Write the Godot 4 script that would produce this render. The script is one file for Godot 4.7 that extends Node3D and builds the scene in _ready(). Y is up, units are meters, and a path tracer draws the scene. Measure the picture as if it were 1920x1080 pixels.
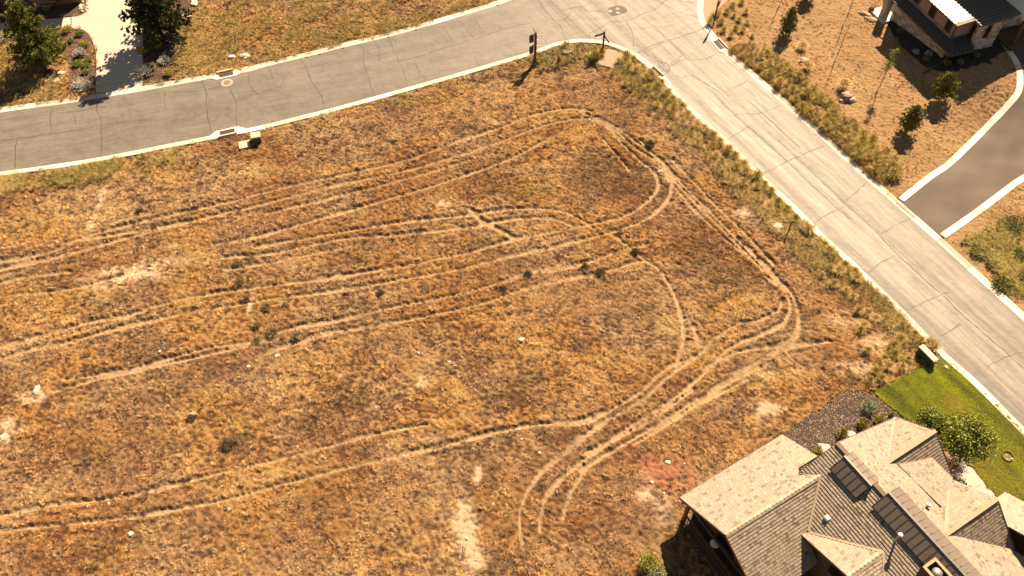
extends Node3D
# Aerial view of a dry building plot between two roads, with houses at three corners. Units: metres, y up.

var M := {}
var taken := {}
var rng := RandomNumberGenerator.new()
var nz := FastNoiseLite.new()
const HILL := Vector2(51.30, -70.94)

# ---------------------------------------------------------------- helpers
func lin(r: float, g: float, b: float) -> Color:
	return Color(r, g, b).linear_to_srgb()

func terrain(x: float, z: float) -> float:
	return 1.7 * smoothstep(14.0, 5.0, Vector2(x, z).distance_to(HILL))

func gp(v: Vector2, h: float = 0.0) -> Vector3:
	return Vector3(v.x, terrain(v.x, v.y) + h, v.y)

func numbered(called: String) -> String:
	if not taken.has(called):
		taken[called] = 0
		return called
	taken[called] += 1
	return "%s_%03d" % [called, taken[called]]

func tag(o: Node, label: String, category: String, group: String = "", kind: String = "") -> Node:
	if label != "": o.set_meta("label", label)
	if category != "": o.set_meta("category", category)
	if group != "": o.set_meta("group", group)
	if kind != "": o.set_meta("kind", kind)
	return o

func thing(called: String, label: String, category: String, at: Vector3, turn: float = 0.0, group: String = "", kind: String = "") -> Node3D:
	var o := Node3D.new()
	o.name = numbered(called)
	add_child(o)
	o.position = at
	o.rotation.y = turn
	tag(o, label, category, group, kind)
	return o

func copy_of(src: Node3D, at: Vector3, turn: float, size: Vector3, label: String = "", group: String = "") -> Node3D:
	var c: Node3D = src.duplicate()
	c.name = numbered(str(src.name).rstrip("0123456789").rstrip("_"))
	add_child(c)
	c.position = at
	c.rotation = Vector3(0, turn, 0)
	c.scale = size
	if label != "": c.set_meta("label", label)
	if group != "": c.set_meta("group", group)
	return c

func mb() -> SurfaceTool:
	var st := SurfaceTool.new()
	st.begin(Mesh.PRIMITIVE_TRIANGLES)
	return st

func build(st: SurfaceTool, called: String, m: Material, parent: Node = null, smooth: bool = false) -> MeshInstance3D:
	st.index()
	st.generate_normals()
	var o := MeshInstance3D.new()
	o.mesh = st.commit()
	if parent == null:
		o.name = numbered(called)
		add_child(o)
	else:
		o.name = called
		parent.add_child(o, true)
	o.material_override = m
	o.cast_shadow = GeometryInstance3D.SHADOW_CASTING_SETTING_ON
	return o

func inst(mesh: Mesh, called: String, m: Material, parent: Node, xf: Transform3D) -> MeshInstance3D:
	var o := MeshInstance3D.new()
	o.mesh = mesh
	o.name = called
	parent.add_child(o, true)
	o.transform = xf
	o.material_override = m
	return o

# triangles and quads are given counter-clockwise as seen from outside
func tri(st: SurfaceTool, a: Vector3, b: Vector3, c: Vector3) -> void:
	st.add_vertex(a); st.add_vertex(c); st.add_vertex(b)

func quad(st: SurfaceTool, a: Vector3, b: Vector3, c: Vector3, d: Vector3) -> void:
	tri(st, a, b, c); tri(st, a, c, d)

func box(st: SurfaceTool, c: Vector3, s: Vector3, b: Basis = Basis.IDENTITY) -> void:
	var x := b.x * s.x * 0.5
	var y := b.y * s.y * 0.5
	var z := b.z * s.z * 0.5
	st.set_smooth_group(-1)
	quad(st, c - x - y + z, c + x - y + z, c + x + y + z, c - x + y + z)
	quad(st, c + x - y - z, c - x - y - z, c - x + y - z, c + x + y - z)
	quad(st, c + x - y + z, c + x - y - z, c + x + y - z, c + x + y + z)
	quad(st, c - x - y - z, c - x - y + z, c - x + y + z, c - x + y - z)
	quad(st, c - x + y + z, c + x + y + z, c + x + y - z, c - x + y - z)
	quad(st, c - x - y - z, c + x - y - z, c + x - y + z, c - x - y + z)

# box with its upper edges chamfered
func cbox(st: SurfaceTool, c: Vector3, s: Vector3, e: float, b: Basis = Basis.IDENTITY) -> void:
	var lo: Array = []
	var mi: Array = []
	var hi: Array = []
	for k in 4:
		var sx: float = [-0.5, 0.5, 0.5, -0.5][k]
		var sz: float = [0.5, 0.5, -0.5, -0.5][k]
		lo.append(c + b * Vector3(sx * s.x, -0.5 * s.y, sz * s.z))
		mi.append(c + b * Vector3(sx * s.x, 0.5 * s.y - e, sz * s.z))
		hi.append(c + b * Vector3(sx * (s.x - 2 * e), 0.5 * s.y, sz * (s.z - 2 * e)))
	st.set_smooth_group(-1)
	for k in 4:
		var j := (k + 1) % 4
		quad(st, lo[k], lo[j], mi[j], mi[k])
		quad(st, mi[k], mi[j], hi[j], hi[k])
	quad(st, hi[0], hi[1], hi[2], hi[3])
	quad(st, lo[3], lo[2], lo[1], lo[0])

# beam between two points
func bar(st: SurfaceTool, a: Vector3, b: Vector3, w: float, h: float, up := Vector3.UP) -> void:
	var d := (b - a).normalized()
	var side := d.cross(up)
	if side.length() < 0.01: side = d.cross(Vector3.RIGHT)
	side = side.normalized()
	var u := side.cross(d).normalized()
	box(st, (a + b) * 0.5, Vector3(w, h, a.distance_to(b)), Basis(side, u, -d))

func tube(st: SurfaceTool, pts: Array, radii: Array, sides: int = 6, cap: bool = true) -> void:
	st.set_smooth_group(1)
	var rings: Array = []
	for i in pts.size():
		var d: Vector3
		if i == 0: d = pts[1] - pts[0]
		elif i == pts.size() - 1: d = pts[i] - pts[i - 1]
		else: d = pts[i + 1] - pts[i - 1]
		d = d.normalized()
		var s := d.cross(Vector3(0.31, 0.2, 0.93) if absf(d.y) > 0.7 else Vector3.UP).normalized()
		var t := d.cross(s).normalized()
		var ring: Array = []
		for k in sides:
			var a := TAU * k / sides
			ring.append(pts[i] + (s * cos(a) + t * sin(a)) * radii[i])
		rings.append(ring)
	for i in pts.size() - 1:
		for k in sides:
			var j := (k + 1) % sides
			quad(st, rings[i][k], rings[i][j], rings[i + 1][j], rings[i + 1][k])
	if cap:
		st.set_smooth_group(-1)
		var n := pts.size() - 1
		for k in sides:
			var j := (k + 1) % sides
			tri(st, pts[n], rings[n][k], rings[n][j])
			tri(st, pts[0], rings[0][j], rings[0][k])

# solid of revolution about y: profile of (radius, height) from the bottom up
func lathe(st: SurfaceTool, c: Vector3, prof: Array, sides: int = 12, sm: int = 1) -> void:
	st.set_smooth_group(sm)
	for i in prof.size() - 1:
		for k in sides:
			var a := TAU * k / sides
			var b := TAU * (k + 1) / sides
			var p: Vector2 = prof[i]
			var q: Vector2 = prof[i + 1]
			var pa := c + Vector3(cos(a) * p.x, p.y, sin(a) * p.x)
			var pb := c + Vector3(cos(b) * p.x, p.y, sin(b) * p.x)
			var qa := c + Vector3(cos(a) * q.x, q.y, sin(a) * q.x)
			var qb := c + Vector3(cos(b) * q.x, q.y, sin(b) * q.x)
			if p.x > 0.0005: tri(st, pa, qb, pb)
			if q.x > 0.0005: tri(st, pa, qa, qb)

# lumpy stone
func rock_mesh(st: SurfaceTool, c: Vector3, s: Vector3, sd: int, rough: float = 0.25) -> void:
	var n := FastNoiseLite.new()
	n.seed = sd
	n.frequency = 0.9
	st.set_smooth_group(-1)
	var rows := 7
	var cols := 11
	var p: Array = []
	for i in rows + 1:
		var r: Array = []
		for k in cols:
			var th := PI * i / rows
			var ph := TAU * k / cols + 0.2 * i
			var d := Vector3(sin(th) * cos(ph), cos(th), sin(th) * sin(ph))
			var e := 1.0 + rough * 2.2 * n.get_noise_3dv(d * 1.3) + rough * 0.9 * n.get_noise_3dv(d * 3.1)
			d = d * e
			d.y = clampf(d.y, -0.5, 0.85)
			r.append(c + d * s)
		p.append(r)
	for i in rows:
		for k in cols:
			var j := (k + 1) % cols
			if i > 0: tri(st, p[i][k], p[i][j], p[i + 1][j])
			if i < rows - 1: tri(st, p[i][k], p[i + 1][j], p[i + 1][k])

# smooth resampling of a polyline on the ground
func smooth_line(pts: Array, step: float) -> Array:
	var out: Array = []
	for i in pts.size() - 1:
		var p0: Vector2 = pts[maxi(i - 1, 0)]
		var p1: Vector2 = pts[i]
		var p2: Vector2 = pts[i + 1]
		var p3: Vector2 = pts[mini(i + 2, pts.size() - 1)]
		var n := maxi(1, int(p1.distance_to(p2) / step))
		for k in n:
			out.append(p1.cubic_interpolate(p2, p0, p3, float(k) / n))
	out.append(pts[pts.size() - 1])
	return out

func offset_line(pts: Array, d: float) -> Array:
	var out: Array = []
	for i in pts.size():
		var a: Vector2 = pts[maxi(i - 1, 0)]
		var b: Vector2 = pts[mini(i + 1, pts.size() - 1)]
		var t := (b - a).normalized()
		out.append(pts[i] + Vector2(-t.y, t.x) * d)
	return out

# a sheet on the ground cut into cells, its edge turned down; paint gives the colour of a point
func sheet(poly: PackedVector2Array, lift: float, step: float, called: String, m: Material, paint: Callable, rise: Callable, skirt: float = 0.12, uv_along := Vector2.ZERO) -> MeshInstance3D:
	var st := mb()
	st.set_smooth_group(1)
	var us := uv_along / 150.0
	var vs := Vector2(-uv_along.y, uv_along.x) / 6.0
	var r := Rect2(poly[0], Vector2.ZERO)
	for p in poly: r = r.expand(p)
	var nx := int(ceil(r.size.x / step))
	var ny := int(ceil(r.size.y / step))
	var inside := PackedByteArray()
	inside.resize((nx + 1) * (ny + 1))
	for j in ny + 1:
		var y := r.position.y + j * step
		var xs: Array = []
		for k in poly.size():
			var a := poly[k]
			var b := poly[(k + 1) % poly.size()]
			if (a.y > y) != (b.y > y): xs.append(a.x + (y - a.y) / (b.y - a.y) * (b.x - a.x))
		xs.sort()
		for q in range(0, xs.size() - 1, 2):
			var i0 := int(ceil((xs[q] - r.position.x) / step))
			var i1 := int(floor((xs[q + 1] - r.position.x) / step))
			for i in range(maxi(i0, 0), mini(i1, nx) + 1): inside[j * (nx + 1) + i] = 1
	# cells near the outline are clipped, the rest are whole
	var near := {}
	for k in poly.size():
		var a := poly[k]
		var b := poly[(k + 1) % poly.size()]
		var n := int(a.distance_to(b) / (step * 0.12)) + 1
		for q in n + 1:
			var v := (a.lerp(b, float(q) / n) - r.position) / step
			near[Vector2i(int(floor(v.x)), int(floor(v.y)))] = true
	for j in ny:
		for i in nx:
			var o := r.position + Vector2(i, j) * step
			if near.has(Vector2i(i, j)):
				st.set_smooth_group(-1)
				for piece in Geometry2D.intersect_polygons(PackedVector2Array([o, o + Vector2(step, 0), o + Vector2(step, step), o + Vector2(0, step)]), poly):
					var ids := Geometry2D.triangulate_polygon(piece)
					if ids.is_empty():
						for t in range(1, piece.size() - 1): ids.append_array(PackedInt32Array([0, t, t + 1]))
					for t in range(0, ids.size(), 3):
						var tr := [piece[ids[t]], piece[ids[t + 1]], piece[ids[t + 2]]]
						var cr: float = (tr[1] - tr[0]).cross(tr[2] - tr[0])
						if absf(cr) < 0.00002: continue
						for q in ([0, 1, 2] if cr > 0.0 else [0, 2, 1]):
							st.set_color(paint.call(tr[q]))
							st.set_uv(Vector2(us.dot(tr[q]), vs.dot(tr[q])))
							st.add_vertex(Vector3(tr[q].x, rise.call(tr[q]) + lift, tr[q].y))
			elif inside[j * (nx + 1) + i]:
				st.set_smooth_group(1)
				var c := [o, o + Vector2(step, 0), o + Vector2(step, step), o + Vector2(0, step)]
				for q in [0, 1, 2, 0, 2, 3]:
					st.set_color(paint.call(c[q]))
					st.set_uv(Vector2(us.dot(c[q]), vs.dot(c[q])))
					st.add_vertex(Vector3(c[q].x, rise.call(c[q]) + lift, c[q].y))
	st.set_smooth_group(-1)
	var turn := 1.0 if Geometry2D.is_polygon_clockwise(poly) else -1.0
	for k in poly.size():
		var a := poly[k]
		var b := poly[(k + 1) % poly.size()]
		var n := int(a.distance_to(b) / step) + 1
		for q in n:
			var u := a.lerp(b, float(q) / n)
			var v := a.lerp(b, float(q + 1) / n)
			if turn > 0.0:
				var w := u
				u = v
				v = w
			var hu: float = rise.call(u) + lift
			var hv: float = rise.call(v) + lift
			st.set_color(paint.call(u))
			quad(st, Vector3(u.x, hu, u.y), Vector3(u.x, hu - skirt, u.y), Vector3(v.x, hv - skirt, v.y), Vector3(v.x, hv, v.y))
	return build(st, called, m)

func flat_rise(p: Vector2) -> float:
	return terrain(p.x, p.y)

# ---------------------------------------------------------------- materials
func grain(sd: int, freq: float, lo: int, hi: int, oct: int = 4, w: int = 512) -> ImageTexture:
	var n := FastNoiseLite.new()
	n.seed = sd
	n.frequency = freq
	n.fractal_octaves = oct
	n.noise_type = FastNoiseLite.TYPE_SIMPLEX_SMOOTH
	var im := n.get_seamless_image(w, w)
	im.convert(Image.FORMAT_L8)
	var d := im.get_data()
	for i in d.size(): d[i] = lo + (hi - lo) * d[i] / 255
	var out := Image.create_from_data(w, w, false, Image.FORMAT_L8, d)
	out.convert(Image.FORMAT_RGB8)
	return ImageTexture.create_from_image(out)

func mat(c: Color, rough: float = 0.9, tex: Texture2D = null, scale: float = 1.0, vc: bool = false, bump: Texture2D = null, bump_h: float = 0.0) -> StandardMaterial3D:
	var m := StandardMaterial3D.new()
	m.albedo_color = c
	m.roughness = rough
	m.vertex_color_use_as_albedo = vc
	m.cull_mode = BaseMaterial3D.CULL_DISABLED
	if tex != null:
		m.albedo_texture = tex
		m.uv1_triplanar = true
		m.uv1_world_triplanar = true
		m.uv1_scale = Vector3(scale, scale, scale)
	if bump != null:
		m.heightmap_enabled = true
		m.heightmap_texture = bump
		m.heightmap_scale = bump_h
		if tex == null:
			m.uv1_triplanar = true
			m.uv1_world_triplanar = true
			m.uv1_scale = Vector3(scale, scale, scale)
	return m

func materials() -> void:
	var fine := grain(3, 0.11, 150, 255)
	var soft := grain(5, 0.02, 190, 255)
	var coarse := grain(8, 0.05, 120, 255)
	var rough := grain(13, 0.18, 60, 255, 2)
	M.ground = mat(Color.WHITE, 1.0, rough, 0.9, true)
	M.ground.metallic_specular = 0.15
	# worn wheel paths: streaks along the road in tone and in polish
	M.asphalt = mat(Color.WHITE, 0.70, null, 1.0, true)
	M.asphalt.albedo_texture = grain(21, 0.07, 205, 255, 4)
	M.asphalt.roughness_texture = grain(22, 0.08, 190, 255, 4)
	M.asphalt.roughness_texture_channel = BaseMaterial3D.TEXTURE_CHANNEL_GRAYSCALE
	M.asphalt.metallic_specular = 0.36
	M.drive_asphalt = mat(Color.WHITE, 0.75, fine, 1.3, true)
	M.drive_asphalt.metallic_specular = 0.2
	M.tar = mat(lin(0.058, 0.050, 0.042), 0.7, fine, 2.0)
	M.tar_old = mat(lin(0.072, 0.062, 0.052), 0.8, fine, 2.0)
	M.concrete = mat(lin(0.62, 0.565, 0.49), 0.85, fine, 0.8)
	M.concrete_b = mat(lin(0.54, 0.485, 0.41), 0.85, fine, 0.8)
	M.concrete_c = mat(lin(0.66, 0.605, 0.53), 0.85, soft, 0.8)
	M.slab = mat(Color.WHITE, 0.85, fine, 0.6, true)
	M.mulch = mat(Color.WHITE, 1.0, rough, 1.6, true)
	M.chip = mat(Color.WHITE, 0.95, null, 1.0, true)
	M.lawn = mat(Color.WHITE, 1.0, coarse, 1.4, true)
	M.blade = mat(Color.WHITE, 0.85, null, 1.0, true)
	M.blade.metallic_specular = 0.2
	M.blade.backlight_enabled = true
	M.blade.backlight = Color(0.25, 0.25, 0.25)
	M.leaf = mat(Color.WHITE, 0.7, null, 1.0, true)
	M.leaf.metallic_specular = 0.3
	M.leaf.backlight_enabled = true
	M.leaf.backlight = Color(0.45, 0.45, 0.45)
	M.bark = mat(lin(0.16, 0.11, 0.075), 0.95, coarse, 3.0)
	M.bark_grey = mat(lin(0.22, 0.17, 0.13), 0.95, coarse, 3.0)
	M.guard = mat(lin(0.75, 0.72, 0.66), 0.7)
	M.rock_pale = mat(lin(0.72, 0.62, 0.5), 0.9, coarse, 1.2)
	M.rock_tan = mat(lin(0.5, 0.38, 0.26), 0.95, coarse, 1.2)
	M.rock_pink = mat(lin(0.64, 0.43, 0.345), 0.95, coarse, 1.2)
	M.rock_dull = mat(lin(0.22, 0.17, 0.125), 0.8, coarse, 3.0)
	M.rock_white = mat(lin(0.78, 0.74, 0.68), 0.9, coarse, 1.2)
	M.stone_e = mat(lin(0.74, 0.68, 0.58), 0.95, coarse, 2.0)
	M.stone_a = mat(lin(0.50, 0.42, 0.33), 0.95, coarse, 2.0)
	M.stone_b = mat(lin(0.42, 0.33, 0.24), 0.95, coarse, 2.0)
	M.stone_c = mat(lin(0.58, 0.52, 0.44), 0.95, coarse, 2.0)
	M.stone_d = mat(lin(0.30, 0.17, 0.09), 0.95, coarse, 2.0)
	M.mortar = mat(lin(0.45, 0.41, 0.36), 1.0, fine, 1.5)
	M.stucco = mat(lin(0.38, 0.27, 0.2), 0.95, fine, 1.5)
	M.metal_roof = mat(lin(0.11, 0.105, 0.1), 0.42, soft, 0.6)
	M.metal_roof.metallic = 0.35
	M.metal_black = mat(lin(0.022, 0.021, 0.021), 0.6, soft, 0.6)
	M.cap = mat(lin(0.52, 0.42, 0.31), 0.75, coarse, 2.0)
	M.metal_brown = mat(lin(0.115, 0.088, 0.07), 0.55, soft, 0.6)
	M.metal_brown.metallic = 0.1
	M.flashing = mat(lin(0.35, 0.33, 0.3), 0.4)
	M.flashing.metallic = 0.6
	M.trim = mat(lin(0.09, 0.05, 0.03), 0.7, soft, 1.0)
	M.wood = mat(lin(0.18, 0.085, 0.04), 0.75, coarse, 2.0)
	M.wood_dark = mat(lin(0.07, 0.04, 0.025), 0.75, coarse, 2.0)
	M.siding = mat(lin(0.26, 0.13, 0.055), 0.8, coarse, 1.0)
	M.glass = mat(lin(0.02, 0.018, 0.016), 0.2)
	M.glass.metallic_specular = 0.15
	M.shingle = mat(Color.WHITE, 0.62, coarse, 2.2, true)
	M.deck_under = mat(lin(0.09, 0.06, 0.04), 0.95)
	M.white_metal = mat(lin(0.72, 0.7, 0.66), 0.45)
	M.black = mat(lin(0.015, 0.014, 0.013), 0.6)
	M.dark_metal = mat(lin(0.035, 0.033, 0.03), 0.5)
	M.grate = mat(lin(0.10, 0.035, 0.02), 0.8, coarse, 4.0)
	M.rust = mat(lin(0.2, 0.085, 0.045), 0.85, coarse, 3.0)
	M.hydrant = mat(lin(0.42, 0.015, 0.02), 0.4)
	M.sign_red = mat(lin(0.22, 0.02, 0.025), 0.5)
	M.cabinet = mat(lin(0.07, 0.072, 0.05), 0.6, soft, 1.0)
	M.cabinet_top = mat(lin(0.46, 0.42, 0.3), 0.6, soft, 1.0)
	M.util = mat(lin(0.34, 0.35, 0.25), 0.6, soft, 1.0)

# ---------------------------------------------------------------- the ground
const GS := 0.10
const X0 := -66.0
const Z0 := -88.0
var NX := 1321
var NZ := 741
var covered := PackedByteArray()
var region := PackedByteArray()
var tone := PackedFloat32Array()
var bare := PackedFloat32Array()
var redness := PackedFloat32Array()
var greenness := PackedFloat32Array()
var dusty := PackedFloat32Array()
var track := PackedFloat32Array()
var hgt := PackedFloat32Array()
var cols := PackedColorArray()

func fill(poly: PackedVector2Array, target: PackedByteArray, value: int) -> void:
	for j in NZ:
		var y := Z0 + j * GS
		var xs: Array = []
		for k in poly.size():
			var a := poly[k]
			var b := poly[(k + 1) % poly.size()]
			if (a.y > y) != (b.y > y): xs.append(a.x + (y - a.y) / (b.y - a.y) * (b.x - a.x))
		if xs.is_empty(): continue
		xs.sort()
		for q in range(0, xs.size() - 1, 2):
			var i0 := maxi(int(ceil((xs[q] - X0) / GS)), 0)
			var i1 := mini(int(floor((xs[q + 1] - X0) / GS)), NX - 1)
			for i in range(i0, i1 + 1): target[j * NX + i] = value

func blob(target: PackedFloat32Array, c: Vector2, rx: float, rz: float, turn: float, amount: float) -> void:
	var rr := maxf(rx, rz) * 1.6
	var i0 := maxi(int((c.x - rr - X0) / GS), 0)
	var i1 := mini(int((c.x + rr - X0) / GS), NX - 1)
	var j0 := maxi(int((c.y - rr - Z0) / GS), 0)
	var j1 := mini(int((c.y + rr - Z0) / GS), NZ - 1)
	var ct := cos(turn)
	var sn := sin(turn)
	for j in range(j0, j1 + 1):
		for i in range(i0, i1 + 1):
			var x := X0 + i * GS - c.x
			var z := Z0 + j * GS - c.y
			var d := Vector2((x * ct + z * sn) / rx, (-x * sn + z * ct) / rz).length()
			if d > 1.6: continue
			d += 0.45 * nz.get_noise_2d((x + c.x) * 9.0, (z + c.y) * 9.0) + 0.25 * nz.get_noise_2d((x + c.x) * 40.0, (z + c.y) * 40.0)
			target[j * NX + i] += amount * (1.0 - smoothstep(0.3, 1.2, d))

func rut(pts: Array) -> void:
	var line := smooth_line(pts, 0.5)
	for k in line.size() - 1:
		var a: Vector2 = line[k]
		var b: Vector2 = line[k + 1]
		var i0 := maxi(int((minf(a.x, b.x) - 0.8 - X0) / GS), 0)
		var i1 := mini(int((maxf(a.x, b.x) + 0.8 - X0) / GS), NX - 1)
		var j0 := maxi(int((minf(a.y, b.y) - 0.8 - Z0) / GS), 0)
		var j1 := mini(int((maxf(a.y, b.y) + 0.8 - Z0) / GS), NZ - 1)
		var ab := b - a
		var l2 := maxf(ab.length_squared(), 1e-6)
		for j in range(j0, j1 + 1):
			for i in range(i0, i1 + 1):
				var p := Vector2(X0 + i * GS, Z0 + j * GS)
				var t := clampf((p - a).dot(ab) / l2, 0.0, 1.0)
				var d := p.distance_to(a + ab * t)
				if d < track[j * NX + i]: track[j * NX + i] = d

func at_cell(x: float, z: float) -> int:
	return clampi(int((z - Z0) / GS + 0.5), 0, NZ - 1) * NX + clampi(int((x - X0) / GS + 0.5), 0, NX - 1)

func in_view(x: float, z: float, margin: float) -> bool:
	return absf(x) < 0.6 * (43.9 - 0.602 * z) + margin

func mix3(a: Color, b: Color, t: float) -> Color:
	return a.lerp(b, clampf(t, 0.0, 1.0))

const BROWN := Color(0.15, 0.082, 0.044)
const DUST := Color(0.36, 0.24, 0.142)
const GOLD := Color(0.44, 0.226, 0.072)
const STRAW := Color(0.55, 0.365, 0.178)
const RUSSET := Color(0.235, 0.112, 0.055)
const PALE := Color(0.78, 0.59, 0.40)
const DIRT := Color(0.55, 0.36, 0.195)
const RED := Color(0.52, 0.23, 0.13)
const OLIVE := Color(0.235, 0.19, 0.06)

func make_ground() -> void:
	hgt.resize(NX * NZ)
	cols.resize(NX * NZ)
	var pos := PackedVector3Array()
	var nor := PackedVector3Array()
	pos.resize(NX * NZ)
	nor.resize(NX * NZ)
	for j in NZ:
		var z := Z0 + j * GS
		for i in NX:
			var x := X0 + i * GS
			var c := j * NX + i
			if not in_view(x, z, 7.0): continue
			var n1 := nz.get_noise_2d(x * 5.0, z * 5.0)
			var n2 := nz.get_noise_2d(x * 17.0 + 300.0, z * 22.0)
			var n3 := nz.get_noise_2d(x * 62.0, z * 78.0 + 500.0)
			var n4 := nz.get_noise_2d(x * 190.0 + 90.0, z * 240.0)
			var reg := region[c]
			var n5 := nz.get_noise_2d(x * 9.0 + 700.0, z * 12.0 - 200.0)
			var n6 := nz.get_noise_2d((x * 0.965 - z * 0.262) * 14.0, (x * 0.262 + z * 0.965) * 150.0)
			var t := 0.46 + 0.26 * n1 + 0.40 * n2 + 0.62 * n3 + 1.05 * n4 + 0.35 * n6 + tone[c] * (1.1 + 1.5 * n3 + 0.8 * n2)
			var hue := clampf(0.5 + 1.6 * n5 + 0.5 * n3 - dusty[c], 0.0, 1.0)
			var body := DUST.lerp(GOLD, hue)
			var k: Color
			if t < 0.45: k = mix3(BROWN, body, t / 0.45)
			else: k = mix3(body, STRAW, (t - 0.45) * 1.5)
			var h := 0.07 * n3 + 0.10 * n4 + 0.05 * n2
			if reg == 1: k = mix3(k, RUSSET, clampf(1.9 * nz.get_noise_2d(x * 6.5 - 350.0, z * 8.5 + 120.0) - 0.12 - 1.2 * tone[c] + 0.9 * n3, 0.0, 0.40))
			if reg == 2:
				k = mix3(k, DIRT, 0.8 + 0.3 * n2)
				h *= 0.7
			elif reg == 3:
				k = mix3(k, OLIVE, 0.12 + 0.5 * n2)
			k = mix3(k, OLIVE, greenness[c] * (0.65 + 0.6 * n3))
			k = mix3(k, PALE, bare[c] * (1.25 + 1.8 * n3 + 1.3 * n4))
			k = mix3(k, RED, redness[c] * (0.75 + 1.2 * n3 + 0.8 * n4))
			h *= 1.0 - 0.6 * clampf(bare[c], 0.0, 1.0)
			var d := track[c]
			if d < 0.75 and reg == 1:
				var wob := 0.5 + 1.1 * nz.get_noise_2d(x * 11.0 + 70.0, z * 11.0)
				var strength := clampf(0.22 + 1.2 * wob + 0.4 * n3, 0.2, 1.0)
				var core := 1.0 - smoothstep(0.115, 0.195, d * (1.0 + 0.9 * n5) + 0.09 * n4 + 0.07 * n3)
				k = mix3(k, mix3(STRAW, PALE, 0.4 + 0.7 * n4), core * (0.5 + 0.5 * strength))
				h = h * (1.0 - 0.75 * core) - 0.04 * core - 0.10 * core * strength
				var lip := smoothstep(0.24, 0.34, d) * (1.0 - smoothstep(0.40, 0.68, d))
				h += 0.065 * lip * strength * (0.8 + n3)
			var y := terrain(x, z) + h + 0.02
			if covered[c] != 0: y = terrain(x, z) - 0.16
			hgt[c] = y
			cols[c] = k
			pos[c] = Vector3(x, y, z)
	for j in NZ:
		for i in NX:
			var c := j * NX + i
			var l := hgt[c - 1 if i > 0 else c]
			var r := hgt[c + 1 if i < NX - 1 else c]
			var u := hgt[c - NX if j > 0 else c]
			var dn := hgt[c + NX if j < NZ - 1 else c]
			nor[c] = Vector3(l - r, 2.0 * GS, u - dn).normalized()
	var idx := PackedInt32Array()
	for j in NZ - 1:
		var z := Z0 + j * GS
		for i in NX - 1:
			var x := X0 + i * GS
			if not in_view(x, z, 6.0) or not in_view(x + GS, z, 6.0) or not in_view(x, z + GS, 6.0) or not in_view(x + GS, z + GS, 6.0): continue
			var c := j * NX + i
			if covered[c] == 2 and covered[c + 1] == 2 and covered[c + NX] == 2 and covered[c + NX + 1] == 2: continue
			idx.append_array(PackedInt32Array([c, c + 1, c + NX + 1, c, c + NX + 1, c + NX]))
	# the wide land around, down a little so that the near ground lies on it
	var b := pos.size()
	for v in [Vector3(-420, -0.3, -520), Vector3(420, -0.3, -520), Vector3(420, -0.3, 160), Vector3(-420, -0.3, 160)]:
		pos.append(v)
		nor.append(Vector3.UP)
		cols.append(Color(0.35, 0.23, 0.11))
	idx.append_array(PackedInt32Array([b, b + 1, b + 2, b, b + 2, b + 3]))
	var arr := []
	arr.resize(Mesh.ARRAY_MAX)
	arr[Mesh.ARRAY_VERTEX] = pos
	arr[Mesh.ARRAY_NORMAL] = nor
	arr[Mesh.ARRAY_COLOR] = cols
	arr[Mesh.ARRAY_INDEX] = idx
	var me := ArrayMesh.new()
	me.add_surface_from_arrays(Mesh.PRIMITIVE_TRIANGLES, arr)
	var o := MeshInstance3D.new()
	o.name = numbered("ground")
	o.mesh = me
	o.material_override = M.ground
	add_child(o)
	tag(o, "dry brown vacant lot with wheel ruts and bare patches", "ground", "", "structure")

# a tuft of blades, its colours set per copy
func tuft_mesh(sd: int, blades: int, spread: float, h: float, w: float, lean: float) -> ArrayMesh:
	var r := RandomNumberGenerator.new()
	r.seed = sd
	var st := mb()
	st.set_smooth_group(-1)
	for k in blades:
		var a := r.randf() * TAU
		var o := Vector3(cos(a), 0, sin(a)) * spread * sqrt(r.randf()) * 0.6
		var dir := Vector3(cos(a + r.randf_range(-0.7, 0.7)), 0, sin(a + r.randf_range(-0.7, 0.7)))
		var hh := h * r.randf_range(0.5, 1.1)
		var s := dir.cross(Vector3.UP).normalized() * w * r.randf_range(0.6, 1.3)
		var mid := o + dir * lean * 0.35 * r.randf_range(0.4, 1.3) + Vector3.UP * hh * 0.65
		var tip := o + dir * lean * r.randf_range(0.4, 1.4) + Vector3.UP * hh * r.randf_range(0.75, 1.0)
		var v := r.randf_range(0.72, 1.25)
		st.set_color(Color(v, v, v))
		tri(st, o - s, o + s, mid + s * 0.8)
		tri(st, o - s, mid + s * 0.8, mid - s * 0.8)
		tri(st, mid - s * 0.8, mid + s * 0.8, tip)
	st.generate_normals()
	return st.commit()

func scatter(called: String, mesh: Mesh, m: Material, xf: Array, cl: Array, label: String, category: String) -> void:
	var mm := MultiMesh.new()
	mm.transform_format = MultiMesh.TRANSFORM_3D
	mm.use_colors = true
	mm.mesh = mesh
	mm.instance_count = xf.size()
	for i in xf.size():
		mm.set_instance_transform(i, xf[i])
		mm.set_instance_color(i, cl[i])
	var o := MultiMeshInstance3D.new()
	o.name = numbered(called)
	o.multimesh = mm
	o.material_override = m
	add_child(o)
	tag(o, label, category, "", "stuff")

func spin(p: Vector3, s: float, sy: float) -> Transform3D:
	var b := Basis(Vector3.UP, rng.randf() * TAU).scaled(Vector3(s, s * sy, s))
	return Transform3D(b, p)

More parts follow.
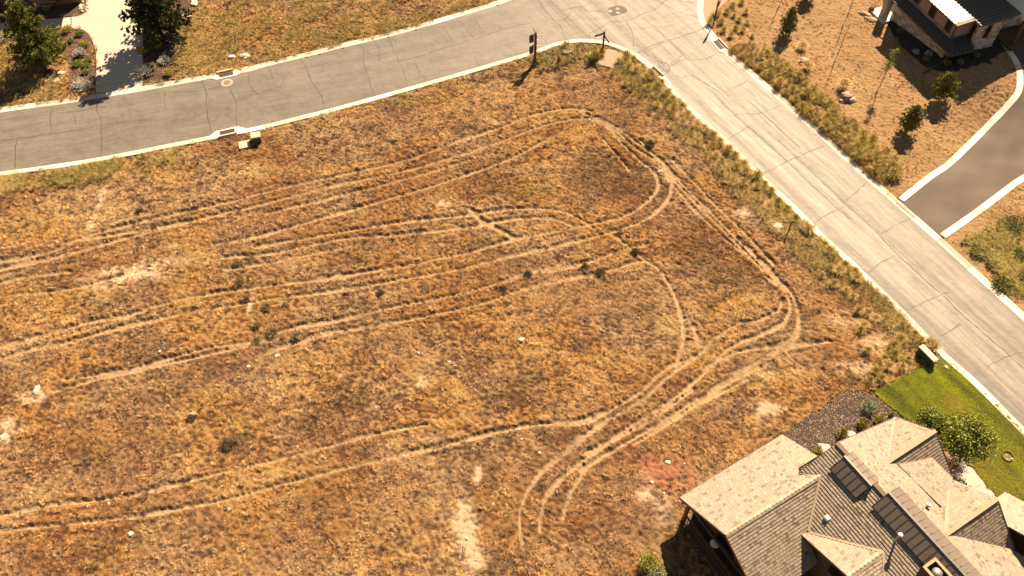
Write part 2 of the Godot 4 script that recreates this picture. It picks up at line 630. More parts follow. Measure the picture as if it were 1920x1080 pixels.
func grass_cover() -> void:
	var stubble: Array = [[], [], []]
	var stubble_c: Array = [[], [], []]
	var weed: Array = [[], []]
	var tall: Array = []
	var tall_c: Array = []
	var weed_c: Array = [[], []]
	var z := -86.0
	while z < -15.0:
		var x := -64.0
		while x < 64.0:
			var px := x + rng.randf_range(-0.11, 0.11)
			var pz := z + rng.randf_range(-0.11, 0.11)
			x += 0.20
			if not in_view(px, pz, 4.0): continue
			var c := at_cell(px, pz)
			if covered[c] != 0: continue
			var n := nz.get_noise_2d(px * 30.0 + 900.0, pz * 30.0)
			var keep := 0.72 + 0.5 * n
			var reg := region[c]
			if reg == 2: keep *= 0.42
			keep *= 1.0 - 0.92 * clampf(bare[c], 0.0, 1.0)
			keep *= 1.0 - 0.7 * clampf(redness[c], 0.0, 1.0)
			if reg == 1 and track[c] < 0.24: keep *= 0.04 + 0.25 * clampf(-2.0 * nz.get_noise_2d(px * 11.0 + 70.0, pz * 11.0), 0.0, 1.0)
			if rng.randf() > keep: continue
			var k := cols[c]
			var v := rng.randf_range(0.75, 1.3)
			k = Color(k.r * v * 1.08, k.g * v * 1.04, k.b * v)
			if rng.randf() < 0.18: k = mix3(k, STRAW, 0.55)
			k = mix3(k, OLIVE, clampf(greenness[c], 0.0, 1.0) * rng.randf() * 0.7)
			var t := rng.randi() % 3
			var s := rng.randf_range(0.6, 1.25)
			s *= 0.85 + 0.9 * nz.get_noise_2d(px * 13.0 - 60.0, pz * 13.0)
			if reg == 3: s *= 1.4
			s *= 1.0 + 0.5 * clampf(greenness[c], 0.0, 1.0)
			stubble[t].append(spin(Vector3(px, hgt[c] - 0.02, pz), s, rng.randf_range(0.6, 1.15)))
			stubble_c[t].append(k)
			var dk := 0.09 + 0.14 * clampf(-tone[c], 0.0, 1.0)
			if reg == 2: dk = 0.22
			if reg == 3: dk = 0.32
			if rng.randf() < dk * (1.0 + 2.2 * nz.get_noise_2d(px * 20.0, pz * 20.0)):
				var w := rng.randi() % 2
				var g := rng.randf()
				var kk := Color(0.13, 0.085, 0.05).lerp(Color(0.22, 0.155, 0.09), g)
				if reg == 3 or greenness[c] > 0.25: kk = Color(0.17, 0.13, 0.045).lerp(Color(0.36, 0.26, 0.10), g)
				weed[w].append(spin(Vector3(px, hgt[c] - 0.02, pz), rng.randf_range(0.55, 1.2) * (0.55 if reg == 2 else (1.25 if reg == 3 else 1.0)), rng.randf_range(0.7, 1.1)))
				weed_c[w].append(kk)
			if reg == 1 and rng.randf() < 0.07 * (1.0 + 2.0 * nz.get_noise_2d(px * 24.0 + 400.0, pz * 24.0)):
				tall.append(spin(Vector3(px, hgt[c] - 0.02, pz), rng.randf_range(0.6, 1.25), rng.randf_range(0.6, 1.1)))
				tall_c.append(mix3(k, STRAW, rng.randf_range(0.2, 0.9)))
		z += 0.20
	for t in 3:
		scatter("dry_grass", tuft_mesh(40 + t, 13, 0.18, 0.16, 0.010, 0.14), M.blade, stubble[t], stubble_c[t], ["short dry straw grass covering the vacant lot and verges", "short bent straw tufts mixed through the dry lot grass", "short spiky straw tufts mixed through the dry lot grass"][t], "grass")
	scatter("straw_clumps", tuft_mesh(90, 34, 0.26, 0.27, 0.009, 0.2), M.blade, tall, tall_c, "taller straw coloured grass clumps standing in the dry lot", "grass")
	for t in 2:
		scatter("brown_weeds", tuft_mesh(60 + t, 34, 0.3, 0.24, 0.014, 0.18), M.blade, weed[t], weed_c[t], ["low dark brown weed clumps scattered over the dry lot", "low dark bushy weeds scattered among the dry lot grass"][t], "weeds")

# loose grass between the clumps of a verge
func verge(edge: Array, side: float, near: float, far: float, n: int, sd: int, label: String, ca: Color, cb: Color) -> void:
	var line := smooth_line(edge, 0.3)
	var xf: Array = []
	var cl: Array = []
	while xf.size() < n:
		var i := 1 + rng.randi() % (line.size() - 2)
		var t: Vector2 = (line[i + 1] - line[i - 1]).normalized()
		var p: Vector2 = line[i] + Vector2(-t.y, t.x) * side * lerpf(near, far, pow(rng.randf(), 1.3)) + Vector2(rng.randf_range(-0.3, 0.3), rng.randf_range(-0.3, 0.3))
		if nz.get_noise_2d(p.x * 16.0, p.y * 16.0) < -0.02: 
			if rng.randf() < 0.8: continue
		var c := at_cell(p.x, p.y)
		if covered[c] != 0: continue
		xf.append(spin(Vector3(p.x, hgt[c] - 0.02, p.y), rng.randf_range(0.5, 1.2), rng.randf_range(0.6, 1.2)))
		var k := ca.lerp(cb, clampf(rng.randf() + nz.get_noise_2d(p.x * 9.0, p.y * 9.0), 0.0, 1.0))
		cl.append(k)
	scatter("verge_grass", tuft_mesh(sd, 30, 0.3, 0.48, 0.011, 0.3), M.blade, xf, cl, label, "grass")

func verges() -> void:
	verge([Vector2(12.18, -70.34), Vector2(13.43, -68.75), Vector2(14.71, -66.71), Vector2(16.32, -63.88), Vector2(17.97, -60.86), Vector2(19.99, -57.62), Vector2(22.14, -53.61), Vector2(24.47, -49.77), Vector2(26.17, -46.57), Vector2(28.05, -43.53), Vector2(30.99, -38.35), Vector2(31.91, -36.50)], 1.0, 0.1, 3.2, 1700, 301, "loose olive and tan grass on the lot side verge of the diagonal road", Color(0.24, 0.185, 0.06), Color(0.50, 0.37, 0.17))
	verge([Vector2(22.05, -71.79), Vector2(23.74, -69.16), Vector2(26.43, -64.50), Vector2(28.87, -60.06), Vector2(31.04, -55.96), Vector2(32.70, -53.02)], -1.0, 0.0, 3.6, 1700, 302, "loose brown grass on the far verge of the diagonal road", Color(0.17, 0.115, 0.045), Color(0.40, 0.27, 0.11))
	verge([Vector2(37.72, -46.39), Vector2(39.04, -43.64), Vector2(40.84, -40.11), Vector2(42.53, -36.79)], -1.0, 0.3, 5.5, 1000, 303, "loose green weeds below the asphalt driveway", Color(0.10, 0.12, 0.03), Color(0.34, 0.27, 0.09))
	verge([Vector2(-48.34, -53.02), Vector2(-45.69, -53.54), Vector2(-39.34, -54.87), Vector2(-34.51, -56.23), Vector2(-30.88, -57.34)], 1.0, 0.0, 2.0, 850, 304, "loose olive grass along the left road's lot side kerb", Color(0.22, 0.18, 0.06), Color(0.46, 0.34, 0.14))
	verge([Vector2(1.62, -70.67), Vector2(4.36, -72.05), Vector2(5.80, -72.57), Vector2(7.40, -72.66), Vector2(8.75, -72.39)], 1.0, 0.1, 2.6, 260, 305, "loose olive grass round the red hydrant", Color(0.20, 0.17, 0.06), Color(0.40, 0.30, 0.12))

# ---------------------------------------------------------------- roads
var north_edge: Array
var south_edge: Array
var east_edge: Array
var road_poly: PackedVector2Array
var diag_dir := Vector2(0.7, 0.7)

func road_paint(p: Vector2) -> Color:
	var w := smoothstep(2.0, 14.0, p.x - 0.25 * (p.y + 60.0))
	var dl := Vector2(0.958, -0.287)
	var al := p.dot(dl)
	var cl := p.dot(Vector2(0.287, 0.958)) + 0.0018 * al * al
	var sl := nz.get_noise_2d(al * 2.2, cl * 38.0) * 0.5 + nz.get_noise_2d(al * 0.9 + 50.0, cl * 95.0) * 0.3
	var ad := p.dot(diag_dir)
	var cd := p.dot(Vector2(-diag_dir.y, diag_dir.x))
	var sd := nz.get_noise_2d(ad * 0.9 + 900.0, cd * 70.0) * 0.5 + nz.get_noise_2d(ad * 1.2, cd * 260.0) * 0.5
	var s := lerpf(sl, sd * 3.2, w) + 0.35 * nz.get_noise_2d(p.x * 9.0, p.y * 9.0)
	var k := lerpf(0.124, 0.148, w) * (1.0 + 0.34 * clampf(s, -1.2, 1.2) + 0.16 * nz.get_noise_2d(p.x * 55.0, p.y * 55.0) + 0.2 * nz.get_noise_2d(p.x * 170.0, p.y * 170.0))
	var lane := absf(p.dot(Vector2(-diag_dir.y, diag_dir.x)) - Vector2(29.24, -49.65).dot(Vector2(-diag_dir.y, diag_dir.x))) / 3.6
	k *= 1.0 - 0.2 * smoothstep(0.72, 1.0, lane + 0.12 * sd) * smoothstep(20.0, 26.0, p.x)
	return Color(k, k * 0.885, k * 0.775)

func ribbon(pts: Array, w: float, called: String, m: Material, parent: Node, lift: float, wob: float) -> void:
	var line := smooth_line(pts, 0.35)
	var st := mb()
	st.set_smooth_group(-1)
	var l: Array = []
	var r: Array = []
	for i in line.size():
		var a: Vector2 = line[maxi(i - 1, 0)]
		var b: Vector2 = line[mini(i + 1, line.size() - 1)]
		var t := (b - a).normalized()
		var nn := Vector2(-t.y, t.x)
		var c: Vector2 = line[i] + nn * rng.randf_range(-wob, wob)
		var hw := w * 0.5 * rng.randf_range(0.35, 1.6)
		if i == 0 or i == line.size() - 1: hw *= 0.3
		l.append(gp(c + nn * hw, lift))
		r.append(gp(c - nn * hw, lift))
	for i in line.size() - 1: quad(st, l[i], l[i + 1], r[i + 1], r[i])
	build(st, called, m, parent)

func kerb_run(edge: Array, side: float, label: String) -> void:
	var o := thing("kerb", label, "kerb", Vector3.ZERO, 0.0, "", "structure")
	var line := smooth_line(edge, 0.5)
	var prof := [Vector2(0.0, -0.12), Vector2(0.0, 0.014), Vector2(0.34, 0.03), Vector2(0.43, 0.06), Vector2(0.52, 0.085), Vector2(0.61, 0.09), Vector2(0.63, 0.075), Vector2(0.64, -0.12)]
	var i := 0
	var ms := [M.concrete, M.concrete_b, M.concrete, M.concrete_c]
	while i < line.size() - 1:
		var j := mini(i + 6, line.size() - 1)
		var st := mb()
		st.set_smooth_group(-1)
		var rings: Array = []
		for k in range(i, j + 1):
			var a: Vector2 = line[maxi(k - 1, 0)]
			var b: Vector2 = line[mini(k + 1, line.size() - 1)]
			var t := (b - a).normalized()
			var nn := Vector2(-t.y, t.x) * side
			var c: Vector2 = line[k]
			if k == i and i > 0: c += t * 0.022
			if k == j and j < line.size() - 1: c -= t * 0.022
			var ring: Array = []
			for q in prof: ring.append(gp(c + nn * q.x, q.y))
			rings.append(ring)
		for k in rings.size() - 1:
			for q in prof.size() - 1:
				if side > 0.0: quad(st, rings[k][q], rings[k + 1][q], rings[k + 1][q + 1], rings[k][q + 1])
				else: quad(st, rings[k][q], rings[k][q + 1], rings[k + 1][q + 1], rings[k + 1][q])
		for e in [rings[0], rings[rings.size() - 1]]:
			for q in range(1, prof.size() - 1): tri(st, e[0], e[q], e[q + 1])
		build(st, "kerb_section", ms[rng.randi() % 4], o)
		i = j

func roads() -> void:
	north_edge = [Vector2(-60.82, -59.55), Vector2(-54.46, -61.08), Vector2(-48.90, -62.43), Vector2(-45.73, -63.15), Vector2(-44.23, -63.42), Vector2(-41.98, -63.95), Vector2(-39.45, -64.65), Vector2(-36.45, -65.44), Vector2(-33.53, -66.31), Vector2(-30.68, -67.15), Vector2(-28.59, -67.76), Vector2(-26.24, -68.50), Vector2(-24.62, -69.29), Vector2(-21.94, -70.34), Vector2(-19.38, -71.36), Vector2(-17.48, -72.22), Vector2(-12.72, -74.07), Vector2(-7.92, -76.33), Vector2(-3.42, -78.56), Vector2(0.06, -80.47), Vector2(4.11, -83.04), Vector2(7.25, -87.57), Vector2(9.43, -94.20), Vector2(11.40, -105.24)]
	south_edge = [Vector2(-57.38, -52.05), Vector2(-51.29, -53.28), Vector2(-46.04, -54.51), Vector2(-39.64, -55.86), Vector2(-34.77, -57.20), Vector2(-31.58, -58.19), Vector2(-28.47, -59.11), Vector2(-26.13, -59.84), Vector2(-23.76, -60.57), Vector2(-20.29, -61.90), Vector2(-16.42, -63.42), Vector2(-10.20, -66.11), Vector2(-3.21, -69.25), Vector2(1.85, -71.62), Vector2(4.39, -73.05), Vector2(5.84, -73.53), Vector2(7.45, -73.68), Vector2(9.52, -73.38), Vector2(11.11, -72.57), Vector2(12.35, -71.62), Vector2(13.33, -70.51), Vector2(14.18, -69.25), Vector2(14.95, -67.93), Vector2(15.54, -66.63), Vector2(16.43, -64.81), Vector2(18.09, -61.75), Vector2(20.12, -58.47), Vector2(22.28, -54.41), Vector2(24.62, -50.52), Vector2(26.33, -47.28), Vector2(28.21, -44.21), Vector2(31.16, -38.97), Vector2(32.94, -35.52), Vector2(34.83, -32.59), Vector2(36.80, -28.92), Vector2(39.71, -23.88), Vector2(42.71, -18.59)]
	east_edge = [Vector2(25.81, -105.24), Vector2(23.14, -94.20), Vector2(21.04, -85.48), Vector2(19.96, -79.70), Vector2(19.76, -78.37), Vector2(19.74, -76.97), Vector2(19.98, -75.78), Vector2(20.49, -74.24), Vector2(21.38, -71.62), Vector2(23.55, -68.01), Vector2(26.20, -63.34), Vector2(28.64, -58.97), Vector2(30.80, -54.94), Vector2(31.73, -53.28), Vector2(34.25, -48.91), Vector2(35.28, -47.10), Vector2(37.78, -42.48), Vector2(40.13, -38.15), Vector2(43.25, -32.50), Vector2(46.48, -26.66)]
	diag_dir = (Vector2(34.83, -32.59) - Vector2(18.09, -61.75)).normalized()
	var p := PackedVector2Array()
	for v in smooth_line(north_edge, 0.8): p.append(v)
	for v in smooth_line(east_edge, 0.8): p.append(v)
	var s := smooth_line(south_edge, 0.8)
	s.reverse()
	for v in s: p.append(v)
	road_poly = p
	var wide := Geometry2D.offset_polygon(p, 0.12)[0]
	var band := Geometry2D.offset_polygon(p, 0.55)[0]
	fill(band, covered, 1)
	fill(Geometry2D.offset_polygon(p, -0.2)[0], covered, 2)
	# the two roads meet at a paving joint
	var ja := Vector2(12.76, -71.36)
	var jb := Vector2(20.00, -75.50)
	var jd := (jb - ja).normalized()
	var jn := Vector2(-jd.y, jd.x)
	if jn.dot(diag_dir) < 0.0: jn = -jn
	var half := PackedVector2Array([ja - jd * 200.0 - jn * 0.06, jb + jd * 200.0 - jn * 0.06, jb + jd * 200.0 + jn * 300.0, ja - jd * 200.0 + jn * 300.0])
	var other := PackedVector2Array([ja - jd * 200.0, jb + jd * 200.0, jb + jd * 200.0 - jn * 300.0, ja - jd * 200.0 - jn * 300.0])
	var big := PackedVector2Array()
	for part in Geometry2D.intersect_polygons(wide, other):
		if part.size() > big.size(): big = part
	var road := sheet(big, 0.0, 0.25, "road", M.asphalt, road_paint, flat_rise, 0.12, Vector2(0.958, -0.287))
	tag(road, "weathered grey asphalt road bending past the vacant lot to the junction", "road", "", "structure")
	big = PackedVector2Array()
	for part in Geometry2D.intersect_polygons(wide, half):
		if part.size() > big.size(): big = part
	var road2 := sheet(big, -0.004, 0.25, "road", M.asphalt, road_paint, flat_rise, 0.12, diag_dir)
	tag(road2, "pale streaked asphalt road running diagonally down to the right", "road", "", "structure")
	var cracks := [
		[0.10, [Vector2(12.76, -71.36), Vector2(13.55, -72.08), Vector2(15.87, -73.39), Vector2(17.32, -73.98), Vector2(20.01, -75.47)]],
		[0.07, [Vector2(8.66, -80.47), Vector2(8.23, -79.67), Vector2(6.29, -78.96), Vector2(4.55, -78.09)]], [0.07, [Vector2(7.26, -79.43), Vector2(8.17, -78.56), Vector2(10.25, -78.40)]], [0.07, [Vector2(11.30, -81.12), Vector2(11.23, -80.15), Vector2(11.21, -79.19)]],
		[0.10, [Vector2(11.52, -77.70), Vector2(12.01, -76.69), Vector2(12.38, -75.47), Vector2(12.58, -73.98), Vector2(12.43, -71.79)]], [0.10, [Vector2(12.02, -76.77), Vector2(13.00, -77.31), Vector2(14.41, -78.25), Vector2(15.33, -78.88), Vector2(16.19, -79.83), Vector2(16.74, -80.47), Vector2(17.51, -81.29)]],
		[0.07, [Vector2(14.86, -80.96), Vector2(15.30, -80.47), Vector2(16.29, -79.83), Vector2(16.89, -79.27), Vector2(17.47, -78.48), Vector2(18.72, -77.85), Vector2(19.62, -77.47)]], [0.10, [Vector2(4.51, -76.92), Vector2(4.87, -76.39), Vector2(5.29, -75.02), Vector2(5.60, -73.39)]], [0.06, [Vector2(4.88, -76.62), Vector2(5.75, -77.31), Vector2(6.26, -78.40), Vector2(6.29, -78.96)]],
		[0.07, [Vector2(15.23, -75.17), Vector2(15.68, -74.57), Vector2(15.89, -73.53)]], [0.08, [Vector2(16.26, -73.53), Vector2(16.63, -72.80), Vector2(17.28, -71.36), Vector2(17.72, -70.51), Vector2(18.68, -70.29), Vector2(19.81, -70.65), Vector2(21.22, -71.64)]],
		[0.13, [Vector2(17.72, -70.51), Vector2(16.86, -70.08), Vector2(15.88, -69.31)]], [0.08, [Vector2(17.27, -71.21), Vector2(16.91, -70.51), Vector2(16.23, -70.08), Vector2(15.77, -69.18)]], [0.07, [Vector2(15.79, -67.74), Vector2(16.42, -67.87), Vector2(16.73, -67.46), Vector2(17.31, -67.87), Vector2(18.01, -67.87), Vector2(18.06, -68.55)]],
		[0.07, [Vector2(13.54, -71.93), Vector2(14.56, -72.22), Vector2(15.37, -72.95), Vector2(15.86, -73.24)]], [0.06, [Vector2(8.02, -73.98), Vector2(8.15, -74.72), Vector2(8.54, -75.02), Vector2(9.32, -75.62), Vector2(10.31, -76.46), Vector2(11.82, -76.69)]], [0.07, [Vector2(14.30, -71.36), Vector2(14.72, -70.22), Vector2(15.26, -69.38), Vector2(14.88, -68.28)]],
		[0.06, [Vector2(13.52, -71.79), Vector2(14.06, -70.79), Vector2(15.04, -70.65), Vector2(15.11, -69.66)]], [0.06, [Vector2(14.61, -69.94), Vector2(15.41, -69.94), Vector2(15.77, -69.11), Vector2(15.31, -68.14)]], [0.06, [Vector2(14.70, -69.11), Vector2(15.14, -69.94), Vector2(15.72, -69.52)]], [0.05, [Vector2(14.93, -70.51), Vector2(14.73, -69.38), Vector2(15.28, -68.69), Vector2(15.88, -68.55)]],
		[0.06, [Vector2(17.88, -80.31), Vector2(19.01, -80.15), Vector2(19.95, -79.99)]],
		[0.08, [Vector2(-15.72, -72.80), Vector2(-15.17, -71.90), Vector2(-14.96, -69.94), Vector2(-14.29, -67.70), Vector2(-13.81, -66.19), Vector2(-13.24, -64.79)]], [0.08, [Vector2(-12.73, -73.90), Vector2(-12.25, -72.26), Vector2(-11.52, -70.29), Vector2(-10.81, -68.38), Vector2(-10.21, -66.19)]], [0.08, [Vector2(-7.43, -76.06), Vector2(-6.79, -74.83), Vector2(-6.15, -73.35), Vector2(-5.78, -72.89)]],
		[0.08, [Vector2(-5.83, -77.12), Vector2(-4.84, -75.59), Vector2(-3.98, -73.81)]], [0.07, [Vector2(-4.10, -78.09), Vector2(-3.70, -76.54), Vector2(-2.84, -74.37)]], [0.10, [Vector2(1.99, -81.70), Vector2(2.81, -80.47), Vector2(3.84, -78.09), Vector2(4.51, -76.73)]],
		[0.06, [Vector2(-12.72, -69.86), Vector2(-9.97, -70.65), Vector2(-7.23, -72.08), Vector2(-4.09, -73.53), Vector2(-1.00, -75.30), Vector2(1.45, -76.25)]], [0.06, [Vector2(-9.97, -70.65), Vector2(-9.41, -68.90), Vector2(-8.52, -67.19)]], [0.06, [Vector2(-14.15, -73.08), Vector2(-13.60, -72.08), Vector2(-13.40, -69.94)]], [0.06, [Vector2(-3.79, -71.00), Vector2(-3.30, -69.25)]], [0.06, [Vector2(-1.47, -76.16), Vector2(-1.00, -75.30)]], [0.06, [Vector2(-15.15, -71.72), Vector2(-13.73, -72.26), Vector2(-12.18, -72.80), Vector2(-12.02, -73.72)]],
		[0.08, [Vector2(-30.67, -67.19), Vector2(-30.26, -66.12), Vector2(-29.76, -65.20), Vector2(-29.38, -63.26), Vector2(-28.89, -61.75), Vector2(-28.13, -59.79)]], [0.08, [Vector2(-27.75, -66.19), Vector2(-27.01, -64.68), Vector2(-26.60, -63.90), Vector2(-26.28, -62.00), Vector2(-25.88, -60.40)]], [0.08, [Vector2(-21.50, -70.51), Vector2(-20.56, -68.97), Vector2(-19.63, -66.79), Vector2(-18.61, -65.07), Vector2(-18.02, -63.26)]],
		[0.06, [Vector2(-33.30, -65.33), Vector2(-31.58, -65.40), Vector2(-30.26, -65.73), Vector2(-28.52, -66.12)]], [0.06, [Vector2(-26.63, -64.03), Vector2(-25.01, -65.07), Vector2(-23.00, -65.99), Vector2(-22.52, -67.33)]], [0.06, [Vector2(-26.19, -68.14), Vector2(-25.80, -66.52), Vector2(-25.06, -65.33)]], [0.06, [Vector2(-24.34, -69.25), Vector2(-23.66, -67.33)]], [0.06, [Vector2(-32.32, -61.26), Vector2(-29.96, -62.00), Vector2(-28.25, -62.76), Vector2(-26.93, -62.95)]], [0.05, [Vector2(-20.84, -69.11), Vector2(-19.12, -69.52), Vector2(-17.95, -70.15), Vector2(-17.17, -69.66)]],
		[0.08, [Vector2(-44.20, -63.39), Vector2(-43.76, -61.50), Vector2(-43.04, -59.55)]], [0.09, [Vector2(-40.08, -63.90), Vector2(-39.70, -62.63), Vector2(-39.14, -61.88), Vector2(-38.60, -60.27), Vector2(-38.09, -58.83), Vector2(-37.65, -56.72)]], [0.07, [Vector2(-48.98, -58.12), Vector2(-47.49, -58.53), Vector2(-46.03, -58.83), Vector2(-43.02, -59.49), Vector2(-39.77, -60.27), Vector2(-37.83, -60.82), Vector2(-35.85, -61.26), Vector2(-34.06, -61.50)]],
		[0.07, [Vector2(-45.99, -58.83), Vector2(-45.66, -57.41), Vector2(-44.85, -55.01)]], [0.06, [Vector2(-42.55, -62.50), Vector2(-41.32, -62.63), Vector2(-39.97, -63.26), Vector2(-38.91, -63.14)]], [0.05, [Vector2(-41.92, -62.38), Vector2(-41.40, -61.50), Vector2(-41.05, -60.64)]], [0.06, [Vector2(-34.00, -65.73), Vector2(-33.62, -64.16), Vector2(-33.07, -62.63)]], [0.05, [Vector2(-33.94, -62.38), Vector2(-33.73, -62.88)]],
		[0.08, [Vector2(22.41, -60.40), Vector2(23.67, -58.12), Vector2(24.91, -56.03), Vector2(26.78, -52.64), Vector2(27.69, -51.09), Vector2(28.30, -50.04), Vector2(29.14, -48.71)]], [0.07, [Vector2(24.62, -58.83), Vector2(26.43, -55.57), Vector2(29.02, -50.77), Vector2(31.10, -47.15)]], [0.08, [Vector2(31.09, -47.16), Vector2(32.07, -44.94), Vector2(34.32, -41.07), Vector2(35.76, -38.45), Vector2(38.59, -33.89), Vector2(40.34, -31.15)]],
		[0.08, [Vector2(22.50, -54.28), Vector2(23.03, -54.56), Vector2(24.40, -55.46), Vector2(25.14, -55.97), Vector2(26.12, -56.43), Vector2(27.42, -57.18), Vector2(29.07, -58.00)]], [0.08, [Vector2(25.85, -48.30), Vector2(26.61, -49.01), Vector2(27.49, -49.52), Vector2(29.00, -50.35)]], [0.08, [Vector2(29.12, -50.88), Vector2(30.23, -51.94), Vector2(30.86, -52.58), Vector2(31.74, -53.29)]], [0.08, [Vector2(31.18, -47.15), Vector2(31.98, -47.60), Vector2(32.92, -48.30), Vector2(33.37, -48.55), Vector2(34.22, -48.86)]],
		[0.07, [Vector2(29.08, -42.92), Vector2(30.37, -44.04), Vector2(32.07, -44.94)]], [0.07, [Vector2(33.16, -36.79), Vector2(34.27, -37.44), Vector2(35.17, -37.94)]], [0.07, [Vector2(35.73, -33.75), Vector2(36.31, -34.27), Vector2(37.89, -34.99), Vector2(39.11, -35.32)]], [0.05, [Vector2(31.22, -39.17), Vector2(32.47, -39.85), Vector2(33.95, -40.54), Vector2(35.24, -41.12)]],
		[0.07, [Vector2(20.04, -58.72), Vector2(21.46, -59.85), Vector2(22.53, -60.61)]], [0.07, [Vector2(20.86, -62.00), Vector2(22.07, -62.31), Vector2(23.66, -62.31), Vector2(26.01, -63.50)]], [0.06, [Vector2(21.58, -65.94), Vector2(23.03, -66.86), Vector2(23.14, -67.19)]],
		[0.07, [Vector2(19.96, -64.55), Vector2(21.36, -61.85), Vector2(22.92, -59.25), Vector2(24.22, -57.33), Vector2(24.96, -55.89)]], [0.06, [Vector2(22.82, -64.23), Vector2(23.88, -62.31), Vector2(25.47, -59.55), Vector2(26.60, -57.47)]], [0.05, [Vector2(22.99, -65.94), Vector2(23.73, -64.55)]], [0.05, [Vector2(18.01, -67.87), Vector2(19.15, -66.52), Vector2(20.20, -65.45), Vector2(20.94, -63.90), Vector2(21.08, -63.42)]]]
	for k in cracks: ribbon(k[1], k[0], "crack", M.tar_old if k[0] < 0.065 else M.tar, road if (k[1][k[1].size() / 2] - ja).dot(jn) < 0.0 else road2, 0.006, 0.05)
	kerb_run(north_edge, -1.0, "concrete kerb on the far side of the left road")
	kerb_run(south_edge, 1.0, "concrete kerb curving round the vacant lot")
	kerb_run(east_edge, -1.0, "concrete kerb on the far side of the diagonal road")

# ---------------------------------------------------------------- laid surfaces
func drive_paint(p: Vector2) -> Color:
	var k := 0.135 * (1.0 + 0.40 * nz.get_noise_2d(p.x * 12.0, p.y * 20.0) + 0.16 * nz.get_noise_2d(p.x * 45.0 + p.y * 30.0, p.y * 9.0))
	return Color(k, k * 0.83, k * 0.68)

func slab_paint(p: Vector2) -> Color:
	var k := 0.50 * (1.0 + 0.05 * nz.get_noise_2d(p.x * 20.0, p.y * 20.0) + 0.04 * nz.get_noise_2d(p.x * 90.0, p.y * 90.0))
	return Color(k, k * 0.9, k * 0.77)

func gravel_paint(p: Vector2) -> Color:
	var k := 0.60 * (1.0 + 0.12 * nz.get_noise_2d(p.x * 60.0, p.y * 60.0))
	return Color(k, k * 0.77, k * 0.54)

func mulch_paint(p: Vector2) -> Color:
	var k := 0.082 * (1.0 + 0.4 * nz.get_noise_2d(p.x * 70.0, p.y * 70.0))
	return Color(k * 1.15, k * 0.62, k * 0.44)

func mulch_grey_paint(p: Vector2) -> Color:
	var k := 0.072 * (1.0 + 0.45 * nz.get_noise_2d(p.x * 70.0, p.y * 70.0))
	return Color(k * 1.1, k * 0.78, k * 0.62)

func mulch_black_paint(p: Vector2) -> Color:
	var k := 0.03 * (1.0 + 0.4 * nz.get_noise_2d(p.x * 70.0, p.y * 70.0))
	return Color(k * 1.1, k * 0.9, k * 0.8)

func lawn_paint(p: Vector2) -> Color:
	var n := nz.get_noise_2d(p.x * 14.0, p.y * 14.0)
	var m := nz.get_noise_2d(p.x * 80.0 + 10.0, p.y * 80.0)
	var st := nz.get_noise_2d(p.dot(diag_dir) * 4.0, p.dot(Vector2(-diag_dir.y, diag_dir.x)) * 75.0)
	var k := 1.0 + 0.12 * n + 0.3 * m + 0.55 * st
	var c := Color(0.165 * k, 0.185 * k, 0.016)
	var yellow := clampf(1.3 * nz.get_noise_2d(p.x * 11.0 + 40.0, p.y * 11.0) - 0.12, 0.0, 1.0)
	yellow = maxf(yellow, 0.9 * (1.0 - smoothstep(0.4, 1.1, p.distance_to(Vector2(32.32, -30.79)) + 0.5 * m)))
	return c.lerp(Color(0.27, 0.21, 0.04), yellow * 0.7)

# an outline broken up a little, as a cut edge in soil or turf is
func ragged(a: Array, amp: float) -> PackedVector2Array:
	var out := PackedVector2Array()
	for i in a.size():
		var p: Vector2 = a[i]
		var q: Vector2 = a[(i + 1) % a.size()]
		var n := maxi(1, int(p.distance_to(q) / 0.35))
		var t := (q - p).normalized()
		for k in n:
			var v := p.lerp(q, float(k) / n)
			out.append(v + Vector2(-t.y, t.x) * amp * 2.2 * nz.get_noise_2d(v.x * 130.0, v.y * 130.0))
	return out

func pva(a: Array) -> PackedVector2Array:
	return PackedVector2Array(a)

func edging(outer: Array, label: String) -> void:
	var o := thing("drive_edging", label, "edging", Vector3.ZERO, 0.0, "", "structure")
	var line := smooth_line(outer, 0.5)
	var i := 0
	while i < line.size() - 1:
		var j := mini(i + 3, line.size() - 1)
		var st := mb()
		st.set_smooth_group(-1)
		var rr: Array = []
		for k in range(i, j + 1):
			var t: Vector2 = (line[mini(k + 1, line.size() - 1)] - line[maxi(k - 1, 0)]).normalized()
			var c: Vector2 = line[k]
			if k == i and i > 0: c += t * 0.016
			if k == j and j < line.size() - 1: c -= t * 0.016
			var nn := Vector2(-t.y, t.x)
			rr.append([gp(c, -0.1), gp(c, 0.06), gp(c + nn * 0.02, 0.075), gp(c + nn * 0.58, 0.075), gp(c + nn * 0.60, 0.06), gp(c + nn * 0.60, -0.1)])
		for k in rr.size() - 1:
			for q in 5: quad(st, rr[k][q], rr[k + 1][q], rr[k + 1][q + 1], rr[k][q + 1])
		for e in [rr[0], rr[rr.size() - 1]]:
			for q in range(1, 5): tri(st, e[0], e[q], e[q + 1])
		build(st, "edging_slab", [M.concrete_c, M.concrete, M.concrete_c][rng.randi() % 3], o)
		i = j

